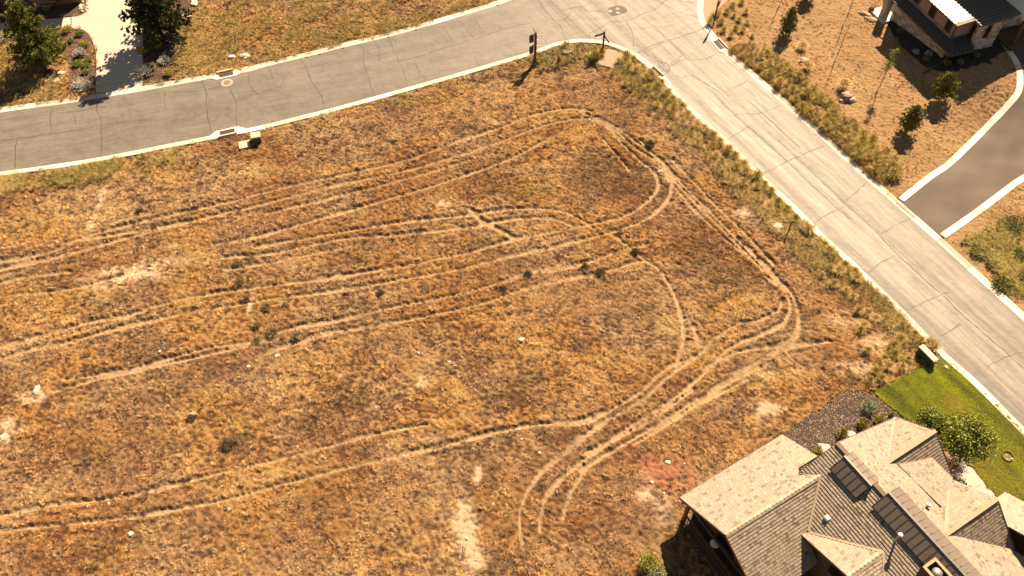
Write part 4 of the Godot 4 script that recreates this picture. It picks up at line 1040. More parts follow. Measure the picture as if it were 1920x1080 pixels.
		[Vector2(6.99, -30.26), Vector2(9.46, -31.82), Vector2(11.66, -33.89), Vector2(13.80, -34.94)], [Vector2(19.68, -45.93), Vector2(21.06, -43.64), Vector2(22.21, -41.45)], [Vector2(6.63, -62.50), Vector2(9.55, -60.64), Vector2(11.84, -58.12), Vector2(14.00, -55.35), Vector2(14.35, -53.35)], [Vector2(-3.71, -50.14), Vector2(-2.52, -48.60), Vector2(-0.91, -47.58), Vector2(0.23, -46.69)], [Vector2(8.58, -47.10), Vector2(9.83, -45.81), Vector2(10.63, -44.77), Vector2(11.84, -43.64)], [Vector2(-14.28, -45.64), Vector2(-19.40, -44.21), Vector2(-23.63, -43.36)], [Vector2(24.66, -36.30), Vector2(21.28, -35.81), Vector2(17.69, -33.89), Vector2(14.59, -31.82)], [Vector2(8.43, -58.83), Vector2(9.95, -56.03), Vector2(10.56, -54.67)], [Vector2(13.10, -56.03), Vector2(15.87, -51.09), Vector2(18.47, -46.81), Vector2(20.57, -43.36)], [Vector2(14.66, -56.03), Vector2(17.29, -51.28), Vector2(19.87, -47.10), Vector2(21.55, -43.92)], [Vector2(-21.20, -49.52), Vector2(-15.00, -51.66), Vector2(-8.60, -54.01), Vector2(-3.88, -56.03)], [Vector2(-37.66, -46.22), Vector2(-30.03, -48.00), Vector2(-23.60, -50.02)], [Vector2(4.82, -25.65), Vector2(7.55, -27.36), Vector2(10.77, -29.30), Vector2(13.74, -31.37)], [Vector2(10.74, -28.96), Vector2(14.09, -31.06), Vector2(17.52, -32.87)]]:
		rut(t)

func plan(target: PackedFloat32Array, b: Array) -> void:
	blob(target, Vector2(b[0], b[1]), b[2], b[3], 0.0, b[4])

# ---------------------------------------------------------------- plants
func leaf_quad(st: SurfaceTool, p: Vector3, d: Vector3, len: float, w: float, r: RandomNumberGenerator) -> void:
	var s := d.cross(Vector3(r.randf_range(-1, 1), r.randf_range(-1, 1), r.randf_range(-1, 1))).normalized() * w
	var mid := p + d * len * 0.5
	tri(st, p, mid + s, p + d * len)
	tri(st, p, p + d * len, mid - s)

func rdir(r: RandomNumberGenerator) -> Vector3:
	var z := r.randf_range(-1.0, 1.0)
	var a := r.randf() * TAU
	return Vector3(sqrt(1.0 - z * z) * cos(a), z, sqrt(1.0 - z * z) * sin(a))

# leaves spread through a lumpy volume
func leaves(st: SurfaceTool, c: Vector3, rad: Vector3, n: int, size: float, ca: Color, cb: Color, r: RandomNumberGenerator, flatten: float = 0.0) -> void:
	st.set_smooth_group(-1)
	var off := r.randf() * 100.0
	for i in n:
		var d := rdir(r)
		var e := 0.82 + 0.55 * nz.get_noise_3dv(d * 130.0 + Vector3.ONE * off)
		var p := c + d * rad * e * pow(r.randf(), 0.45)
		var o := (d * 0.7 + rdir(r)).normalized()
		o.y = lerpf(o.y, absf(o.y) * 0.4, flatten)
		var v := r.randf_range(0.75, 1.2)
		var k := ca.lerp(cb, r.randf())
		st.set_color(Color(k.r * v, k.g * v, k.b * v))
		leaf_quad(st, p, o, size * r.randf_range(0.6, 1.3), size * 0.32, r)

func shrub(called: String, label: String, at: Vector2, wide: float, high: float, style: String, ca: Color, cb: Color, sd: int, group: String = "", lift: float = 0.05) -> Node3D:
	var r := RandomNumberGenerator.new()
	r.seed = sd
	var o := thing(called, label, "shrub", gp(at, lift), 0.0, group)
	var st := mb()
	if style == "spray":
		st.set_smooth_group(-1)
		for k in int(190 * clampf(wide, 0.5, 1.5)):
			var d := rdir(r)
			d.y = absf(d.y) * 0.9 + 0.25
			d = d.normalized()
			var v := r.randf_range(0.75, 1.2)
			var c := ca.lerp(cb, r.randf())
			st.set_color(Color(c.r * v, c.g * v, c.b * v))
			var b := Vector3(d.x * wide, 0.0, d.z * wide) * r.randf() * 0.3
			var tip := Vector3(d.x * wide, d.y * high, d.z * wide) * r.randf_range(0.7, 1.1)
			leaf_quad(st, b, (tip - b).normalized(), (tip - b).length(), 0.022, r)
			for q in 4: leaf_quad(st, b.lerp(tip, r.randf_range(0.35, 0.95)), (d + rdir(r) * 0.7).normalized(), 0.13, 0.025, r)
	else:
		var lumps := 7
		for k in lumps:
			var a := TAU * k / lumps + r.randf()
			var q := Vector3(cos(a) * wide * 0.45, high * r.randf_range(0.4, 0.62), sin(a) * wide * 0.45)
			if k == 0: q = Vector3(0, high * 0.6, 0)
			leaves(st, q, Vector3(wide * 0.58, high * 0.42, wide * 0.58), 190, 0.085 if style == "leaf" else 0.12, ca, cb, r)
	build(st, "foliage", M.leaf, o)
	var sm := mb()
	for k in 5:
		var a := TAU * k / 5.0
		tube(sm, [Vector3(cos(a) * 0.04, -0.08, sin(a) * 0.04), Vector3(cos(a) * wide * 0.35, high * 0.5, sin(a) * wide * 0.35)], [0.018, 0.006], 4)
	build(sm, "stem", M.bark, o)
	return o

func pine(called: String, label: String, at: Vector2, high: float, wide: float, clear: float, ca: Color, cb: Color, sd: int, lift: float = 0.0, dense: float = 1.0, group: String = "") -> Node3D:
	var r := RandomNumberGenerator.new()
	r.seed = sd
	var o := thing(called, label, "tree", gp(at, lift), 0.0, group)
	var tr := mb()
	tube(tr, [Vector3(0, -0.2, 0), Vector3(0.02, high * 0.3, 0.01), Vector3(-0.02, high * 0.65, 0.0), Vector3(0, high * 0.98, 0)], [high * 0.018 + 0.02, high * 0.014 + 0.015, high * 0.008 + 0.008, 0.008], 7)
	var cr := mb()
	cr.set_smooth_group(-1)
	var levels := int(9 + high * 0.9)
	for l in levels:
		var f := (l + 0.5) / levels
		var y := high * lerpf(clear, 1.0, f)
		var rad := wide * (0.12 + 0.95 * pow(1.0 - f, 0.62)) * (0.8 + 0.4 * r.randf()) if high > 5.0 else wide * pow(sin(PI * clampf(0.16 + 0.84 * f, 0.0, 1.0)), 0.75) * (1.0 - 0.35 * f) + 0.08
		var nb := 5 + (r.randi() % 3)
		for k in nb:
			var a := TAU * (k + r.randf() * 0.8) / nb + l * 1.3
			var ln := rad * r.randf_range(0.72, 1.18)
			var d := Vector3(cos(a), 0.32 - 0.15 * (1.0 - f), sin(a)).normalized()
			var base := Vector3(0, y, 0)
			var end := base + d * ln
			if high > 2.0: tube(tr, [base, end], [0.012 + 0.004 * high * 0.6, 0.006], 4, false)
			var clumps := maxi(3, int(ln / 0.20 * dense))
			for q in clumps:
				var t := lerpf(0.22, 1.05, float(q) / (clumps - 1))
				var p := base.lerp(end, t) + rdir(r) * 0.14 * ln
				var cc := ca.lerp(cb, r.randf())
				var v := r.randf_range(0.75, 1.2)
				cr.set_color(Color(cc.r * v, cc.g * v, cc.b * v))
				for e in 16:
					leaf_quad(cr, p, (d * 0.45 + Vector3.UP * 0.55 + rdir(r) * 0.8).normalized(), r.randf_range(0.17, 0.32) * (0.75 + 0.04 * high), 0.02 + 0.004 * high, r)
	build(tr, "trunk", M.bark, o)
	build(cr, "crown", M.leaf, o)
	return o

func broadleaf(called: String, label: String, at: Vector2, high: float, wide: float, clear: float, ca: Color, cb: Color, sd: int, nclump: int, leaf: float, lift: float = 0.0) -> Node3D:
	var r := RandomNumberGenerator.new()
	r.seed = sd
	var o := thing(called, label, "tree", gp(at, lift), 0.0)
	var tr := mb()
	var fork := Vector3(0.03, high * clear, 0.02)
	tube(tr, [Vector3(0, -0.2, 0), fork * 0.5, fork], [high * 0.02 + 0.02, high * 0.015 + 0.015, high * 0.012 + 0.012], 7)
	var cr := mb()
	for k in nclump:
		var d := rdir(r)
		d.y = d.y * 0.9 + 0.1
		var p := Vector3(0, high * (clear + 1.0) * 0.5, 0) + d * Vector3(wide, high * (1.0 - clear) * 0.5, wide) * r.randf_range(0.45, 0.95)
		if k % 3 == 0: tube(tr, [fork, fork.lerp(p, 0.5) + Vector3.UP * 0.1, p], [high * 0.008 + 0.008, high * 0.005 + 0.005, 0.006], 4, false)
		leaves(cr, p, Vector3.ONE * wide * r.randf_range(0.2, 0.34), 52, leaf, ca, cb, r, 0.4)
	build(tr, "trunk", M.bark_grey, o)
	build(cr, "crown", M.leaf, o)
	return o

func sapling(label: String, at: Vector2, high: float, sd: int, leafy: bool) -> void:
	var r := RandomNumberGenerator.new()
	r.seed = sd
	var o := thing("sapling", label, "tree", gp(at, 0.0), 0.0, "young saplings on the modern house's lot")
	var tr := mb()
	var top := Vector3(0.1, high, 0.05)
	tube(tr, [Vector3(0, -0.1, 0), top * 0.5 + Vector3(0.03, 0, 0), top], [0.045, 0.03, 0.008], 6)
	var cr := mb()
	for k in 16:
		var f := r.randf_range(0.42, 0.98)
		var b := top * f
		var d := (rdir(r) * 0.6 + Vector3.UP * 1.1).normalized()
		var e := b + d * r.randf_range(0.5, 0.95) * (1.2 - 0.6 * f)
		tube(tr, [b, b.lerp(e, 0.5) + rdir(r) * 0.05, e], [0.016, 0.011, 0.004], 4, false)
		if leafy: leaves(cr, b.lerp(e, 0.75), Vector3.ONE * 0.33, 42, 0.12, Color(0.13, 0.16, 0.03), Color(0.28, 0.28, 0.05), r)
	build(tr, "trunk", M.bark_grey, o)
	var g := mb()
	lathe(g, Vector3.ZERO, [Vector2(0.06, 0.0), Vector2(0.065, 0.3), Vector2(0.055, 0.75), Vector2(0.0, 0.76)], 8)
	build(g, "trunk_guard", M.guard, o)
	if leafy: build(cr, "crown", M.leaf, o)

var clump_kinds: Array = []

func bunchgrass_kinds() -> void:
	for k in 4:
		var r := RandomNumberGenerator.new()
		r.seed = 500 + k
		var o := Node3D.new()
		o.name = "bunchgrass"
		tag(o, "bunchgrass", "grass clump")
		var st := mb()
		st.set_smooth_group(-1)
		var ca: Color = [Color(0.20, 0.15, 0.045), Color(0.28, 0.20, 0.07), Color(0.19, 0.15, 0.035), Color(0.33, 0.235, 0.10)][k]
		var cb: Color = [Color(0.42, 0.32, 0.13), Color(0.50, 0.37, 0.17), Color(0.37, 0.29, 0.09), Color(0.55, 0.41, 0.21)][k]
		for i in 250:
			var a := r.randf() * TAU
			var out := Vector3(cos(a), 0, sin(a))
			var rr := sqrt(r.randf())
			var b := out * 0.22 * rr
			var hh := r.randf_range(0.5, 0.95)
			var lean := r.randf_range(0.15, 0.75) * (0.35 + 0.8 * rr)
			var mid := b + out * lean * 0.45 + Vector3.UP * hh * 0.72
			var tip := b + out * lean + Vector3.UP * hh * (1.0 - 0.55 * lean)
			var s := out.cross(Vector3.UP) * r.randf_range(0.006, 0.015)
			var c := ca.lerp(cb, r.randf())
			st.set_color(c)
			tri(st, b - s, b + s, mid + s)
			tri(st, b - s, mid + s, mid - s)
			tri(st, mid - s, mid + s, tip)
			if i % 6 == 0:
				st.set_color(cb.lerp(Color(0.55, 0.42, 0.22), r.randf()))
				leaf_quad(st, mid, (tip - mid + Vector3.UP * 0.3).normalized(), 0.3, 0.02, r)
		st.index()
		st.generate_normals()
		var m := MeshInstance3D.new()
		m.name = "blades"
		m.mesh = st.commit()
		m.material_override = M.blade
		o.add_child(m)
		clump_kinds.append(o)

func clump(at: Vector2, size: float, label: String, group: String, kind: int = -1, tall: float = 1.0) -> void:
	if Geometry2D.is_point_in_polygon(at, road_poly): return
	var k := rng.randi() % 4 if kind < 0 else kind
	copy_of(clump_kinds[k], gp(at, -0.03), rng.randf() * TAU, Vector3(size, size * tall * rng.randf_range(0.85, 1.1), size), label, group)

func plants() -> void:
	bunchgrass_kinds()
	var lot := "bunchgrass rows along the vacant lot's kerb"
	var lotl := "tawny bunchgrass clump in the row on the vacant lot beside the diagonal road's kerb"
	var run := smooth_line([Vector2(11.90, -70.85), Vector2(12.64, -70.00), Vector2(13.44, -68.83), Vector2(14.72, -66.79), Vector2(16.30, -63.72), Vector2(17.95, -60.71), Vector2(19.97, -57.48), Vector2(22.12, -53.48), Vector2(24.45, -49.65), Vector2(25.75, -47.10)], 0.3)
	var i := 0
	while i < run.size():
		var t: Vector2 = (run[mini(i + 1, run.size() - 1)] - run[maxi(i - 1, 0)]).normalized()
		var nn := Vector2(-t.y, t.x)
		clump(run[i] + nn * rng.randf_range(0.1, 0.8), rng.randf_range(0.6, 1.05), lotl, lot)
		if rng.randf() < 0.8: clump(run[i] + nn * rng.randf_range(0.9, 1.8), rng.randf_range(0.5, 0.95), lotl, lot)
		if rng.randf() < 0.55: clump(run[i] + nn * rng.randf_range(1.8, 3.6), rng.randf_range(0.4, 0.75), lotl, lot)
		i += 2 + rng.randi() % 3
	for p in [Vector2(11.32, -69.66), Vector2(11.62, -68.75), Vector2(12.33, -68.25), Vector2(13.20, -67.36), Vector2(14.19, -65.75), Vector2(14.93, -64.81), Vector2(15.43, -62.88), Vector2(16.04, -62.35)]: clump(p, rng.randf_range(0.7, 1.0), lotl, lot, rng.randi() % 3)
	for p in [Vector2(25.03, -47.34), Vector2(24.85, -48.00), Vector2(26.14, -45.81), Vector2(26.29, -45.06), Vector2(27.53, -43.20), Vector2(27.33, -43.64), Vector2(27.92, -42.26), Vector2(27.92, -42.97), Vector2(26.07, -43.31), Vector2(26.61, -42.97), Vector2(25.97, -41.72), Vector2(26.80, -41.02), Vector2(27.20, -40.38), Vector2(27.31, -39.07), Vector2(27.96, -38.81), Vector2(28.46, -38.30), Vector2(27.02, -37.19), Vector2(27.39, -37.69), Vector2(29.30, -38.30), Vector2(30.39, -37.69), Vector2(30.72, -37.39), Vector2(31.05, -36.79), Vector2(31.45, -36.30), Vector2(32.07, -36.05), Vector2(32.17, -35.57), Vector2(29.84, -36.30), Vector2(29.07, -34.94), Vector2(28.30, -33.89), Vector2(29.35, -33.89), Vector2(30.01, -34.56), Vector2(27.47, -32.87), Vector2(27.22, -33.43), Vector2(26.63, -32.69), Vector2(28.15, -34.56), Vector2(29.11, -35.71), Vector2(27.09, -35.32), Vector2(25.20, -42.53), Vector2(25.01, -43.64)]:
		clump(p, rng.randf_range(0.5, 0.95), lotl, lot)
	clump(Vector2(8.24, -70.25), 1.05, "tall bunchgrass clump left of the street name post", "", 2, 1.2)
	clump(Vector2(9.10, -71.02), 0.85, "bunchgrass clump at the foot of the street name post", "", 2, 1.1)
	clump(Vector2(5.52, -72.22), 1.0, "bunchgrass clump right behind the pale flat rock by the hydrant", "", 0, 1.1)
	var far := "bunchgrass verge across the diagonal road"
	var farl := "brown bunchgrass clump in the thick verge on the far side of the diagonal road"
	var run2 := smooth_line([Vector2(23.45, -70.34), Vector2(25.28, -67.03), Vector2(27.58, -62.81), Vector2(29.78, -58.97), Vector2(31.51, -55.89), Vector2(32.82, -53.48)], 0.3)
	i = 0
	while i < run2.size():
		var t: Vector2 = (run2[mini(i + 1, run2.size() - 1)] - run2[maxi(i - 1, 0)]).normalized()
		var nn := Vector2(t.y, -t.x)
		for row in 4:
			if rng.randf() < 0.8: clump(run2[i] + nn * (0.2 + row * 0.8 + rng.randf_range(-0.3, 0.3)), rng.randf_range(0.6, 1.15), farl, far, [0, 2, 2, 1][rng.randi() % 4])
		i += 3 + rng.randi() % 2
	for p in [Vector2(33.00, -56.03), Vector2(33.55, -55.35), Vector2(34.00, -54.67), Vector2(34.55, -56.03), Vector2(34.15, -56.72), Vector2(34.39, -54.01), Vector2(33.10, -54.54), Vector2(32.77, -57.06), Vector2(32.33, -58.26), Vector2(33.92, -53.67), Vector2(32.27, -56.03)]: clump(p, rng.randf_range(0.8, 1.3), farl, far, rng.randi() % 3)
	var cor := "bunchgrass behind the red sign post"
	for p in [Vector2(21.78, -77.43), Vector2(22.00, -76.23), Vector2(21.41, -77.62), Vector2(22.84, -78.09), Vector2(23.56, -79.03), Vector2(23.93, -76.69), Vector2(24.03, -74.87), Vector2(23.28, -75.05), Vector2(24.89, -78.09), Vector2(24.70, -76.23), Vector2(22.66, -73.98), Vector2(22.02, -74.87), Vector2(24.88, -73.98), Vector2(24.70, -79.70), Vector2(23.54, -77.43), Vector2(20.75, -76.14)]: clump(p, rng.randf_range(0.5, 0.95), "olive bunchgrass clump in the corner behind the red sign post", cor)
	clump(Vector2(29.62, -72.05), 1.1, "lone golden grass fountain below the slim pine", "", 3, 0.8)
	clump(Vector2(32.39, -65.91), 1.2, "pale grass plume just above the pink boulder", "", 3, 1.2)
	clump(Vector2(29.45, -68.83), 1.1, "golden grass plume below the small pink rock", "", 3, 0.9)
	# field shrubs
	for a in [[Vector2(1.31, -42.70), 0.42, "small dark weed bush beside the long curved rut"], [Vector2(5.96, -43.53), 0.4, "small dark weed bush standing between two light ruts"], [Vector2(7.19, -42.92), 0.5, "dark weed bush at the end of the pale rut bend"], [Vector2(-0.69, -41.28), 0.38, "small dark weed bush leaning over the lower curved rut"], [Vector2(12.71, -57.98), 0.55, "dark bush by the top right rut bend"], [Vector2(-32.20, -49.65), 0.4, "single dark weed bush in the pale straw near the footpath"], [Vector2(10.22, -45.12), 0.4, "dark weed bush on the crossing of two faint ruts"], [Vector2(-10.61, -40.80), 0.35, "small dark weed bush on the rutted middle ground"], [Vector2(-23.15, -29.61), 0.4, "dark weed tuft beside a pale stone in the left field"], [Vector2(-20.03, -27.49), 0.7, "largest dark weed bush in the lower left field"]]:
		shrub("weed_bush", a[2], a[0], a[1], a[1] * 0.8, "leaf", Color(0.07, 0.05, 0.03), Color(0.14, 0.10, 0.055), int(a[1] * 1000) + int(a[0].x * 3.0), "dark weed bushes in the field", -0.05)
	for a in [[Vector2(-19.46, -39.49), 0.5, "grey green spiky plant at the top of the dry gully"], [Vector2(-18.63, -37.09), 0.62, "largest grey green spiky plant beside the dry gully"], [Vector2(-19.98, -37.69), 0.45, "olive spiky plant on the left bank of the gully"], [Vector2(-16.67, -36.69), 0.5, "grey spiky plant right of the gully by the rut"], [Vector2(-22.16, -41.88), 0.55, "olive spiky plant above the gully on the rut"], [Vector2(-22.60, -43.92), 0.45, "olive spiky plant highest up the gully line"], [Vector2(-18.00, -39.59), 0.45, "grey spiky plant alone right of the gully top"], [Vector2(-19.65, -36.30), 0.42, "olive spiky plant at the foot of the gully"], [Vector2(-21.23, -40.38), 0.4, "olive spiky plant hanging over the gully edge"]]:
		shrub("spiky_plant", a[2], a[0], a[1], a[1] * 0.9, "spray", Color(0.17, 0.14, 0.07), Color(0.30, 0.25, 0.14), int(a[1] * 900) + int(a[0].x * 7.0), "spiky plants along the gully", -0.05)
	shrub("bush", "yellow green bush at the bottom edge near the shingled house", Vector2(8.84, -18.86), 0.85, 0.9, "big", Color(0.13, 0.14, 0.03), Color(0.30, 0.27, 0.06), 31)
	shrub("bush", "grey green bush touching the picture's bottom edge", Vector2(9.19, -18.17), 0.7, 0.8, "big", Color(0.14, 0.16, 0.10), Color(0.25, 0.26, 0.16), 32)
	# left house garden
	var green := [Color(0.095, 0.13, 0.02), Color(0.24, 0.28, 0.05)]
	var yellow := [Color(0.22, 0.19, 0.03), Color(0.42, 0.34, 0.06)]
	var silver := [Color(0.32, 0.31, 0.27), Color(0.60, 0.58, 0.50)]
	for a in [[Vector2(-47.29, -74.24), 0.5, 0.55, green, "leaf", "round green shrub at the left of the bed beside the pine"], [Vector2(-46.33, -74.87), 0.62, 0.65, yellow, "leaf", "yellow green shrub at the top of the left bed by the walk"], [Vector2(-44.80, -74.24), 0.45, 0.5, green, "leaf", "small green shrub in the bed's top right corner"], [Vector2(-45.39, -73.09), 0.38, 0.42, green, "leaf", "smallest green shrub in the middle of the left bed"], [Vector2(-43.85, -72.57), 0.55, 0.5, yellow, "leaf", "yellow green shrub touching the upper silver sage"], [Vector2(-43.82, -71.02), 0.78, 0.85, silver, "spray", "silver sage shrub in the middle of the left bed"], [Vector2(-45.91, -71.96), 0.55, 0.55, green, "leaf", "green shrub on the lawn side of the left bed"], [Vector2(-43.55, -69.41), 0.62, 0.5, green, "leaf", "broad bright green shrub below the middle silver sage"], [Vector2(-42.65, -70.00), 0.42, 0.42, green, "leaf", "green shrub at the driveway edge above two others"], [Vector2(-42.67, -69.16), 0.42, 0.42, green, "leaf", "green shrub between two others at the driveway edge"], [Vector2(-42.42, -68.17), 0.45, 0.4, green, "leaf", "lowest green shrub at the driveway edge"], [Vector2(-42.00, -66.07), 1.2, 1.05, silver, "spray", "large silver sage shrub at the street end of the left bed"],
		[Vector2(-37.54, -71.44), 0.72, 0.6, yellow, "leaf", "shaded yellow green shrub beside the concrete driveway"], [Vector2(-36.27, -72.22), 0.62, 0.6, yellow, "leaf", "shaded shrub under the big dark pine"], [Vector2(-36.43, -68.01), 1.15, 1.1, silver, "spray", "large shaded silver sage in the right bed"], [Vector2(-34.94, -69.91), 0.78, 0.7, silver, "spray", "sunlit pale sage in the right bed"], [Vector2(-34.05, -67.93), 0.6, 0.6, yellow, "leaf", "yellow green shrub by the kerb in the right bed"], [Vector2(-52.50, -73.62), 0.9, 0.9, silver, "spray", "silver shrub behind the left pine at the picture edge"], [Vector2(-53.23, -77.25), 0.65, 0.7, green, "leaf", "dark shrub in the house shade by the stone wall"], [Vector2(-49.59, -78.56), 0.45, 0.5, green, "leaf", "small dark shrub against the stone wall"], [Vector2(-34.96, -76.69), 0.5, 0.5, yellow, "leaf", "yellow tuft between the big pine and the garden rocks"], [Vector2(-46.36, -71.02), 0.4, 0.3, green, "leaf", "low green plant on the lawn edge below the left pine"]]:
		shrub("garden_shrub", a[5], a[0], a[1], a[2], a[4], a[3][0], a[3][1], int(a[0].x * 31.0) + int(a[1] * 977.0), "shrubs in the left garden beds")
	pine("pine_tree", "sunlit bushy pine on the left lawn", Vector2(-47.06, -69.83), 6.8, 2.35, 0.05, Color(0.09, 0.105, 0.026), Color(0.24, 0.235, 0.06), 71, 0.0, 2.5)
	pine("pine_tree", "big dark pine beside the concrete driveway", Vector2(-36.11, -73.80), 9.8, 3.0, 0.05, Color(0.03, 0.045, 0.012), Color(0.085, 0.095, 0.025), 72, 0.0, 2.1)
	# far right lot
	var pa := Color(0.085, 0.095, 0.026)
	var pb := Color(0.22, 0.21, 0.06)
	pine("young_pine", "slim young pine at the top of the tan lot", Vector2(28.44, -74.42), 3.1, 0.78, 0.06, pa, pb, 81, 0.0, 1.7, "young pines on the tan lot")
	pine("young_pine", "round topped young pine in the house's shadow edge", Vector2(41.28, -64.12), 2.9, 1.15, 0.12, Color(0.11, 0.11, 0.02), Color(0.24, 0.22, 0.04), 82, 0.0, 1.6, "young pines on the tan lot")
	pine("young_pine", "lower young pine nearest the asphalt driveway", Vector2(36.92, -59.84), 2.9, 0.95, 0.1, pa, pb, 83, 0.0, 1.6, "young pines on the tan lot")
	pine("young_pine", "young pine cut off by the top picture edge", Vector2(32.02, -80.67), 2.6, 0.9, 0.1, pa, pb, 84, 0.0, 1.5, "young pines on the tan lot")
	sapling("bare sapling with white guard left of the slim pine", Vector2(28.63, -79.22), 4.0, 91, false)
	sapling("bare sapling with white guard nearest the top edge of the tan lot", Vector2(34.79, -75.96), 4.0, 92, false)
	sapling("bare sapling with white guard in the middle of the tan lot", Vector2(32.56, -70.08), 4.4, 93, false)
	sapling("leafy sapling whose crown stands before the house's shadow", Vector2(35.71, -65.59), 4.7, 94, true)
	for a in [[Vector2(43.00, -48.00), 1.5, 0.7, "largest green bush at the right picture edge below the driveway"], [Vector2(38.98, -45.06), 1.15, 0.5, "low green bush nearest the kerb below the driveway"], [Vector2(39.67, -41.66), 1.2, 0.55, "low green bush farthest down the diagonal road's verge"], [Vector2(42.13, -44.66), 0.9, 0.5, "small green bush at the picture edge between two larger ones"], [Vector2(39.48, -43.64), 0.6, 0.4, "small olive bush in the middle of the green verge bushes"]]:
		shrub("verge_bush", a[3], a[0], a[1], a[2], "big", Color(0.07, 0.09, 0.02), Color(0.2, 0.2, 0.05), int(a[1] * 555.0), "green bushes below the asphalt driveway", -0.05)
	shrub("yucca", "spiky grey yucca at the right picture edge", Vector2(41.63, -42.53), 0.7, 0.6, "spray", Color(0.2, 0.18, 0.1), Color(0.36, 0.32, 0.2), 441)
	for a in [[Vector2(40.69, -70.65), "white flowering plant left in the black mulch"], [Vector2(41.70, -70.05), "larger white flowering plant in the black mulch"]]:
		shrub("flower_plant", a[1], a[0], 0.42, 0.3, "leaf", Color(0.12, 0.13, 0.08), Color(0.5, 0.48, 0.44), int(a[0].x), "plants in the black mulch bed")
	for a in [[Vector2(45.60, -68.67), "small shaded plant at the right of the black mulch"], [Vector2(42.86, -68.20), "small shaded plant at the outer curve of the black mulch"], [Vector2(44.01, -68.02), "small pale plant low in the black mulch"], [Vector2(41.23, -69.33), "small grey plant below the white flowers in the black mulch"], [Vector2(40.12, -74.31), "leafy green shrub at the left end of the black mulch"], [Vector2(38.31, -78.37), "green shrub by the patio rock edge of the modern house"]]:
		shrub("bed_plant", a[1], a[0], 0.4, 0.45, "leaf", Color(0.06, 0.08, 0.03), Color(0.2, 0.2, 0.1), int(a[0].y * -13.0), "plants in the black mulch bed")
	# near right house garden
	shrub("blue_spruce", "dwarf blue spruce in the bark bed by the lawn corner", Vector2(26.08, -30.35), 0.78, 0.75, "leaf", Color(0.11, 0.14, 0.09), Color(0.25, 0.29, 0.19), 201)
	for a in [[Vector2(25.14, -29.05), "upright yellow green grass plant below the blue spruce"], [Vector2(26.46, -29.26), "upright yellow green grass plant nearest the lawn"], [Vector2(23.53, -28.24), "upright yellow green grass plant beside the white landscape rock"], [Vector2(21.42, -26.74), "low yellow green grass plant beside the white roof side rock"]]:
		shrub("grass_plant", a[1], a[0], 0.52, 0.78, "spray", Color(0.14, 0.14, 0.02), Color(0.36, 0.32, 0.05), int(a[0].x * 17.0), "grass plants in the bark bed")
	shrub("bed_plant", "tiny green plant near the lawn edge of the bark bed", Vector2(27.50, -29.82), 0.2, 0.16, "leaf", Color(0.1, 0.13, 0.06), Color(0.2, 0.22, 0.1), 213)
	broadleaf("front_tree", "leafy yellow green tree between the shingled roof and the lawn", Vector2(30.77, -26.54), 4.2, 1.7, 0.3, Color(0.065, 0.09, 0.013), Color(0.27, 0.27, 0.05), 221, 150, 0.16)
	broadleaf("front_tree", "smaller darker tree touching the roof's upper corner", Vector2(29.23, -28.20), 3.0, 1.1, 0.25, Color(0.07, 0.09, 0.014), Color(0.2, 0.21, 0.035), 222, 90, 0.15)
	shrub("flower_plant", "white flowering shrub under the leafy front tree", Vector2(31.21, -26.13), 0.7, 0.7, "leaf", Color(0.2, 0.2, 0.1), Color(0.75, 0.72, 0.62), 231)
	shrub("flower_plant", "white and orange flowers beside the house wall", Vector2(30.20, -26.38), 0.5, 0.6, "leaf", Color(0.25, 0.18, 0.08), Color(0.8, 0.65, 0.5), 232)

# ---------------------------------------------------------------- houses
# a house stands in its own frame: p along its main ridge, q across, h up
func S(p: float, q: float, h: float) -> Vector3:
	return Vector3(p, h, -q)

func prism(st: SurfaceTool, pts: Array, down: Vector3) -> void:
	st.set_smooth_group(-1)
	var n: Vector3 = (pts[1] - pts[0]).cross(pts[2] - pts[0]).normalized()
	var u: Vector3 = (pts[1] - pts[0]).normalized()
	var w := n.cross(u)
	var flat := PackedVector2Array()
	for p in pts: flat.append(Vector2((p - pts[0]).dot(u), (p - pts[0]).dot(w)))
	var ids := Geometry2D.triangulate_polygon(flat)
	for t in range(0, ids.size(), 3):
		tri(st, pts[ids[t]], pts[ids[t + 1]], pts[ids[t + 2]])
		tri(st, pts[ids[t]] + down, pts[ids[t + 2]] + down, pts[ids[t + 1]] + down)
	for k in pts.size():
		var j := (k + 1) % pts.size()
		quad(st, pts[k], pts[k] + down, pts[j] + down, pts[j])

var shingle_list: Array = []
var shingle_rest: SurfaceTool

func wedge(st: SurfaceTool, poly: PackedVector2Array, v0: float, depth: float, o: Vector3, u: Vector3, w: Vector3, n: Vector3) -> void:
	var top: Array = []
	var bot: Array = []
	for p in poly:
		var b := o + u * p.x + w * p.y
		top.append(b + n * lerpf(0.064, 0.012, clampf((p.y - v0) / depth, 0.0, 1.0)))
		bot.append(b)
	var ids := Geometry2D.triangulate_polygon(poly)
	for t in range(0, ids.size(), 3): tri(st, top[ids[t]], top[ids[t + 1]], top[ids[t + 2]])
	for k in poly.size():
		var j := (k + 1) % poly.size()
		quad(st, top[k], bot[k], bot[j], top[j])

